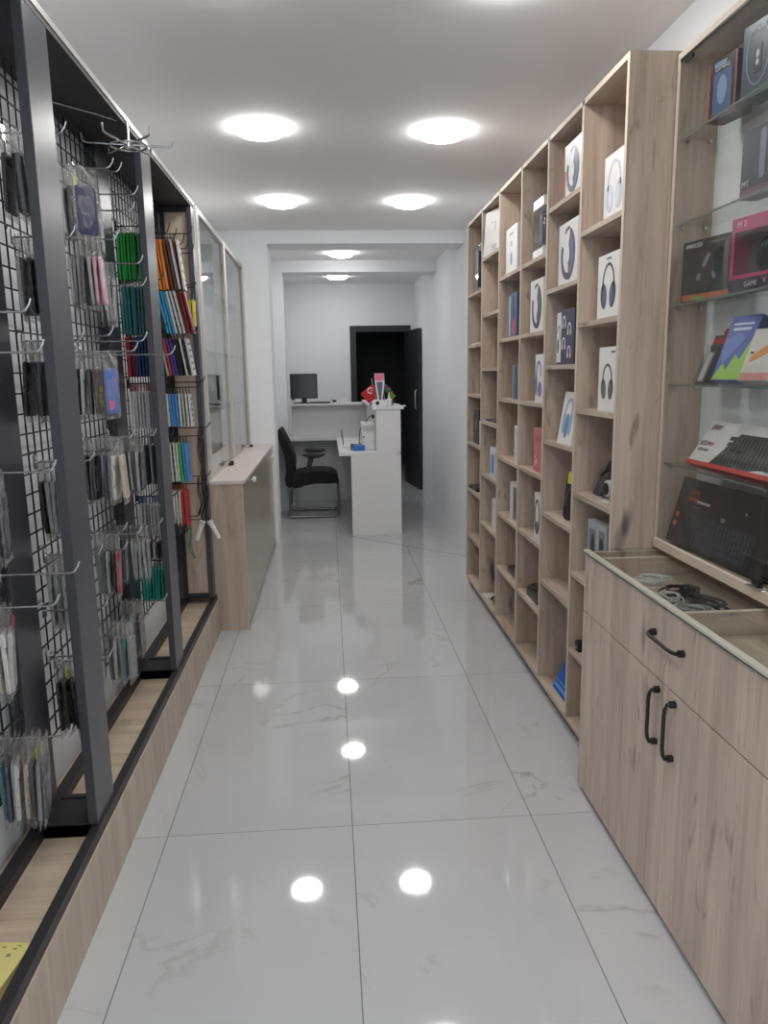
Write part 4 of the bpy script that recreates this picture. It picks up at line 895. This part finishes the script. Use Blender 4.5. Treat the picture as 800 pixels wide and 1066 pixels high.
# monitor
o = empty('monitor', (-.275, 8.68, 1.147), 'black monitor on the raised white counter against the pale wall', 'monitor', local=True)
MB().box(-.155, .155, -.02, .02, .055, .335, bev=.006).build('housing', M_BLKPL, o)
MB().box(-.143, .143, -.0215, -.019, .068, .322).build('screen', M_SCREEN, o)
MB().box(-.03, .03, -.005, .03, .0, .08, bev=.004).build('neck', M_BLKPL, o)
MB().prism(rrect(.24, .15, .03), 0, .012, 'z', bev=.003).build('base', M_BLKPL, o)
for i, (x, w, h, rgb, lab, nm) in enumerate(((-.40, .05, .05, (210, 208, 204), 'small white jar at the left end of the raised counter', 'jar'),)):
    o = empty(nm, (x, 8.64, 1.147), lab, 'jar', local=True)
    MB().lathe([(0, 0), (.022, 0), (.024, .035), (.018, .042)], seg=18).build('jar_body', C_(rgb), o, smooth=True); MB().lathe([(.019, .042), (.019, .055), (0, .055)], seg=18).build('lid', M_BLKPL, o, smooth=True)
o = empty('keyboard', (-.09, 8.63, 1.147), 'black keyboard lying beside the monitor on the raised counter', 'keyboard', local=True)
MB().box(-.11, .11, -.04, .04, 0, .016, bev=.003).build('keyboard_body', M_BLKPL, o)
mb = MB()
for r_ in range(4):
    for c_ in range(12): mb.box(-.104+.0175*c_, -.104+.0175*c_+.014, -.034+.018*r_, -.034+.018*r_+.014, .016, .019)
mb.build('keys', C_((50, 50, 54)), o)
o = empty('card_terminal', (.09, 8.66, 1.147), 'small white and black card terminal on the raised counter', 'terminal', local=True, rot=(0, 0, .3))
MB().prism([(-.05, 0), (.05, 0), (.05, .02), (.0, .05), (-.05, .055)], -.04, .04, 'y', bev=.004).build('terminal_body', M_WPL, o); MB().box(-.055, -.01, -.0415, -.039, .012, .036).build('terminal_screen', M_BLKPL, o)
o = empty('paper_roll', (.175, 8.66, 1.147), 'white paper roll beside the card terminal', 'roll', local=True)
MB().lathe([(.009, 0), (.03, 0), (.032, .004), (.032, .05), (.009, .05), (.009, 0)], seg=20).build('paper', M_WPL, o, smooth=True); MB().cyl((0, 0, .001), (0, 0, .052), .0088, 12).build('core', C_((170, 150, 130)), o)
# things on the near return worktop
WZ = .772
o = empty('computer_tower', (.362, 7.12, WZ), 'white computer case standing on the desk return', 'computer', local=True)
MB().box(-.062, .062, -.17, .17, 0, .245, bev=.006).build('case_body', M_WPL, o)
MB().box(-.055, .055, -.1715, -.169, .175, .225).box(-.055, .055, -.1715, -.169, .165, .168).build('drive_bay', C_((196, 196, 196)), o); MB().cyl((-.045, -.172, .12), (-.045, -.169, .12), .008, 12).build('power_button', M_BLKPL, o)
o = empty('router', (.165, 7.15, WZ), 'white router with black antenna on the desk return', 'router', local=True)
MB().box(-.05, .05, -.04, .04, 0, .03, bev=.006).build('router_body', M_WPL, o)
MB().tube([(-.035, .03, .03), (-.037, .03, .08), (-.05, .03, .16), (-.056, .03, .175)], .005, 8).build('antenna', M_BLKPL, o, smooth=True)
MB().box(-.042, -.03, .028, .034, .03, .10).build('antenna_base', M_WPL, o)
o = empty('blue_box', (.268, 6.90, WZ), 'small blue box on the near edge of the desk return', 'box', local=True)
MB().box(-.055, .055, -.03, .03, 0, .05, bev=.004).build('box_body', C_((40, 108, 186), .4), o); MB().box(-.05, .05, -.026, .026, .05, .053).build('box_lid', C_((66, 132, 204), .4), o)
o = empty('stapler', (.255, 7.0, WZ), 'dark stapler behind the small blue box', 'stapler', local=True, rot=(0, 0, .3))
MB().box(-.06, .06, -.015, .015, 0, .014, bev=.003).build('stapler_base', M_BLKPL, o); MB().prism([(-.06, .02), (.06, .012), (.06, .024), (.04, .045), (-.06, .06)], -.014, .014, 'y', bev=.003).build('stapler_arm', C_((96, 60, 66), .4), o)
o = empty('tape_dispenser', (.295, 7.06, WZ), 'small yellow and black tape dispenser beside the white computer', 'dispenser', local=True)
MB().prism([(-.02, 0), (.02, 0), (.02, .02), (.01, .045), (-.015, .055), (-.02, .03)], -.012, .012, 'y', bev=.003).build('dispenser_body', M_BLKPL, o, smooth=False); MB().cyl((0, -.014, .035), (0, .014, .035), .012, 14).build('tape', C_((214, 190, 60)), o)
o = empty('power_cable', (.40, 7.35, WZ), 'thin black cable drooping from raised counter to the white computer', 'cable', local=True)
MB().tube([(.018, -.3, .30), (.012, -.3, .32), (-.02, -.28, .30), (-.06, -.26, .24), (-.105, -.22, .19), (-.115, -.16, .10), (-.115, -.1, .02), (-.10, -.02, .006)], .004, 8).build('cord', M_BLKPL, o, smooth=True); MB().box(.0, .026, -.315, -.285, .285, .315, bev=.004).build('plug', M_BLKPL, o)
TZ = 1.172
def cloth(o, w, h, name, mat, ox, oz, rot, seed):
    mb = MB(); n, m = 10, 8; rows = {}
    for side in (0, 1):
        for i in range(n+1):
            for j in range(m+1):
                u, v = i/n, j/m; x, z = u*w, -v*h
                xr = x*math.cos(rot)-z*math.sin(rot); zr = x*math.sin(rot)+z*math.cos(rot)
                rows[side, i, j] = mb.bm.verts.new((ox+xr, .010*math.sin(u*7+v*3+seed)+.0012*side, oz+zr))
    for i in range(n):
        for j in range(m):
            mb.bm.faces.new((rows[0, i, j], rows[0, i+1, j], rows[0, i+1, j+1], rows[0, i, j+1])); mb.bm.faces.new((rows[1, i, j], rows[1, i, j+1], rows[1, i+1, j+1], rows[1, i+1, j]))
    for i in range(n):
        for j in (0, m): mb.bm.faces.new((rows[0, i, j], rows[0, i+1, j], rows[1, i+1, j], rows[1, i, j]))
    for j in range(m):
        for i in (0, n): mb.bm.faces.new((rows[0, i, j], rows[0, i, j+1], rows[1, i, j+1], rows[1, i, j]))
    return mb.build(name, mat, o, smooth=True)
o = empty('table_flag', (.46, 7.15, TZ), 'small red table flag with white crescent and star on the counter', 'flag', local=True)
MB().lathe([(0, 0), (.03, 0), (.03, .006), (.005, .012), (0, .012)], seg=18).tube([(0, 0, .01), (-.03, 0, .16), (-.05, 0, .25)], .003, 8).build('flag_stand', M_CHROME, o, smooth=True)
cl = cloth(o, .15, .125, 'flag_cloth', C_((196, 36, 40), .7), -.155, .115, R(38), 1)
MB().prism([(p[0], p[1]) for p in arc(-.062, .140, .030, .030, .010, 50, 310)], -.0135, -.0115, 'y').build('crescent', C_((236, 232, 230), .6), o)
st = []
for k_ in range(10):
    a = R(90+36*k_); r_ = .010 if k_ % 2 == 0 else .004; st.append((-.052+r_*math.cos(a), .140+r_*math.sin(a)))
MB().prism(st, -.0135, -.0115, 'y').build('star', C_((236, 232, 230), .6), o)
o = empty('table_flag', (.545, 7.25, TZ), 'small drooping blue red and green table flag on the counter', 'flag', local=True)
MB().lathe([(0, 0), (.03, 0), (.03, .006), (.005, .012), (0, .012)], seg=18).tube([(0, 0, .01), (-.02, 0, .16), (-.035, 0, .26)], .003, 8).build('flag_stand', M_CHROME, o, smooth=True)
for i, rgb in enumerate(((40, 150, 200), (200, 40, 52), (36, 130, 66))): cloth(o, .13, .034, 'flag_stripe', C_(rgb, .7), -.03+.018*i-.01, .235-.030*i, R(-40), 1+.3*i)
o = empty('card_stand', (.475, 6.98, TZ), 'upright pink and white card stand on the counter', 'stand', local=True, rot=(R(-8), 0, 0))
MB().prism([(-.045, .30), (.045, .30), (.048, .22), (.016, .0), (-.012, .0), (-.040, .22)], -.006, .006, 'y', bev=.001).build('card', C_((232, 228, 228), .4), o)
MB().prism([(-.043, .296), (.043, .296), (.043, .232), (-.038, .232)], -.0075, -.0055, 'y').build('printed_pink_band', C_((226, 120, 156), .4), o)
MB().prism([(-.028, .222), (.032, .222), (.012, .05), (-.004, .05)], -.0075, -.0055, 'y').build('printed_dark_panel', C_((74, 90, 112), .4), o)
MB().box(-.045, .05, -.03, .04, -.004, .004).build('stand_foot', M_WPL, o)
o = empty('tape_dispenser', (.455, 6.84, TZ), 'white tape dispenser with black hub at the counter corner', 'dispenser', local=True)
MB().prism([(-.065, 0), (.07, 0), (.072, .03), (.03, .058), (-.01, .062), (-.045, .05), (-.065, .02)], -.022, .022, 'y', bev=.005).build('dispenser_body', M_WPL, o); MB().cyl((-.012, -.026, .034), (-.012, .026, .034), .018, 18).build('hub', M_BLKPL, o)
o = empty('dropper_bottle', (.555, 6.90, TZ), 'white nozzle bottle on the counter beside the flags', 'bottle', local=True)
MB().lathe([(0, 0), (.024, 0), (.025, .006), (.025, .06), (.012, .075), (.012, .082), (0, .082)], seg=20).build('bottle_body', M_WPL, o, smooth=True); MB().lathe([(.011, .082), (.009, .095), (.003, .125), (0, .126)], seg=14).build('nozzle', M_WPL, o, smooth=True)
o = empty('plant_pot', (.60, 7.12, TZ), 'tiny potted plant with yellowish leaves behind the nozzle bottle', 'plant', local=True)
MB().lathe([(0, 0), (.02, 0), (.026, .045), (.022, .045), (.0, .04)], seg=16).build('pot', C_((60, 60, 64)), o, smooth=True)
mb = MB()
for k_ in range(9):
    a = k_*.7; r_ = .012+.008*(k_ % 3); c, s_ = math.cos(a), math.sin(a); z = .07+.012*(k_ % 4)
    mb.tube([(0, 0, .04), (r_*c*.6, r_*s_*.6, z), (r_*1.6*c, r_*1.6*s_, z+.02)], .0035, 6)
mb.build('leaves', C_((130, 160, 60)), o)
o = empty('small_purse', (.405, 6.95, TZ), 'small blue and purple pouch at the left edge of the counter', 'pouch', local=True)
MB().prism(rrect(.05, .035, .012, cz=.0185), -.015, .015, 'y', bev=.004).build('pouch_body', C_((70, 66, 140), .5), o); MB().box(-.02, .02, -.0165, .0165, .026, .030).build('zip', C_((180, 150, 200), .4), o)
o = empty('paper_tray', (.625, 6.85, TZ), 'thin white tray overhanging the right edge of the counter', 'tray', local=True)
MB().box(-.045, .075, -.05, .05, 0, .008, bev=.002).build('tray_base', M_WPL, o); MB().box(-.04, .02, -.045, .045, .008, .022, bev=.002).build('paper_stack', C_((216, 214, 210)), o)

# ---------------------------------------------------------------- office chair seen from its side
PXX = lambda u: -.535+(u-120)*.00173
def PZ(v): return 1.467-((v*.169+380)-390.5)*7.9/790
oc = empty('office_chair', (-.26, 7.92, 0), 'black cantilever office chair with chrome sled base at the white desk', 'chair')
ycm, hw = 7.92, .235
prof = [(122, 392), (134, 381), (148, 388), (166, 430), (188, 478), (206, 520), (218, 570), (218, 618), (207, 655), (214, 690), (210, 735), (178, 742), (160, 725), (156, 690), (166, 640), (170, 590), (160, 545), (140, 490), (120, 432)]
MB().prism([(PXX(a), PZ(b)) for a, b in prof], ycm-hw+.02, ycm+hw-.02, 'y', bev=.012).build('backrest', M_BLKFAB, oc, smooth=True)
prof = [(200, 668), (230, 652), (270, 646), (330, 642), (400, 643), (440, 650), (465, 668), (475, 692), (472, 714), (430, 720), (340, 717), (270, 720), (255, 738), (215, 744), (190, 740)]
MB().prism([(PXX(a), PZ(b)) for a, b in prof], ycm-hw, ycm+hw, 'y', bev=.014).build('seat', M_BLKFAB, oc, smooth=True)
fm = MB()
for sy in (-1, 1):
    y = ycm+sy*(hw-.01)
    pts = [(PXX(200), y, PZ(735)), (PXX(186), y, PZ(760)), (PXX(180), y, .10), (PXX(172), y, .03), (PXX(190), y, .014), (PXX(450), y, .014), (PXX(470), y, .03), (PXX(474), y, .08), (PXX(474), y, PZ(730)), (PXX(462), y, PZ(716))]
    fm.tube(pts, .0125, 10)
fm.tube([(PXX(182), ycm-hw+.01, .09), (PXX(182), ycm+hw-.01, .09)], .011, 10).tube([(PXX(472), ycm-hw+.01, .07), (PXX(472), ycm+hw-.01, .07)], .011, 10)
fm.build('sled_frame', flat('dark chrome', (128, 128, 130), .25, metal=1), oc, smooth=True)
for sy in (-1, 1):
    y = ycm+sy*(hw+.012)
    a = MB().prism([(PXX(p), PZ(q)) for p, q in ((262, 536), (275, 529), (310, 526), (385, 527), (402, 534), (398, 543), (360, 556), (320, 562), (300, 556), (275, 545))], y-.04, y+.04, 'y', bev=.006).build('armrest', M_BLKPL, oc, smooth=True)
    MB().prism([(PXX(p), PZ(q)) for p, q in ((300, 556), (334, 556), (318, 610), (308, 655), (276, 655), (288, 610))], y-.014, y+.014, 'y', bev=.004).build('armrest_strut', M_BLKPL, a, smooth=True)

# ---------------------------------------------------------------- camera and render view
p = (777.956555, .182923442, .0711505409, -.0160866582, 1.46688440)
cy, sy = math.cos(p[2]), math.sin(p[2]); cp, sp_ = math.cos(p[1]), math.sin(p[1])
F = Vector((sy*cp, cy*cp, -sp_)); R0 = Vector((cy, -sy, 0)); U0 = R0.cross(F)
cr, sr = math.cos(p[3]), math.sin(p[3]); RR = R0*cr+U0*sr; UU = -R0*sr+U0*cr
cam = bpy.data.cameras.new('camera'); co = bpy.data.objects.new('camera', cam); COL.objects.link(co)
co.matrix_world = Matrix(((RR.x, UU.x, -F.x, 0), (RR.y, UU.y, -F.y, 0), (RR.z, UU.z, -F.z, p[4]), (0, 0, 0, 1)))
cam.sensor_fit = 'VERTICAL'; cam.sensor_height = 24; cam.lens = p[0]*24/1066; cam.clip_start = .02
SC.camera = co
wd = bpy.data.worlds.new('world'); SC.world = wd; wd.use_nodes = True
wd.node_tree.nodes['Background'].inputs[0].default_value = (.6, .65, .7, 1); wd.node_tree.nodes['Background'].inputs[1].default_value = 3.2
vs = SC.view_settings; vs.view_transform = 'Standard'; vs.look = 'None'; vs.gamma = 1; vs.use_curve_mapping = False; vs.exposure = -0.32
for o in bpy.data.objects:
    for k_ in ('_at', '_loc'):
        if k_ in o: del o[k_]
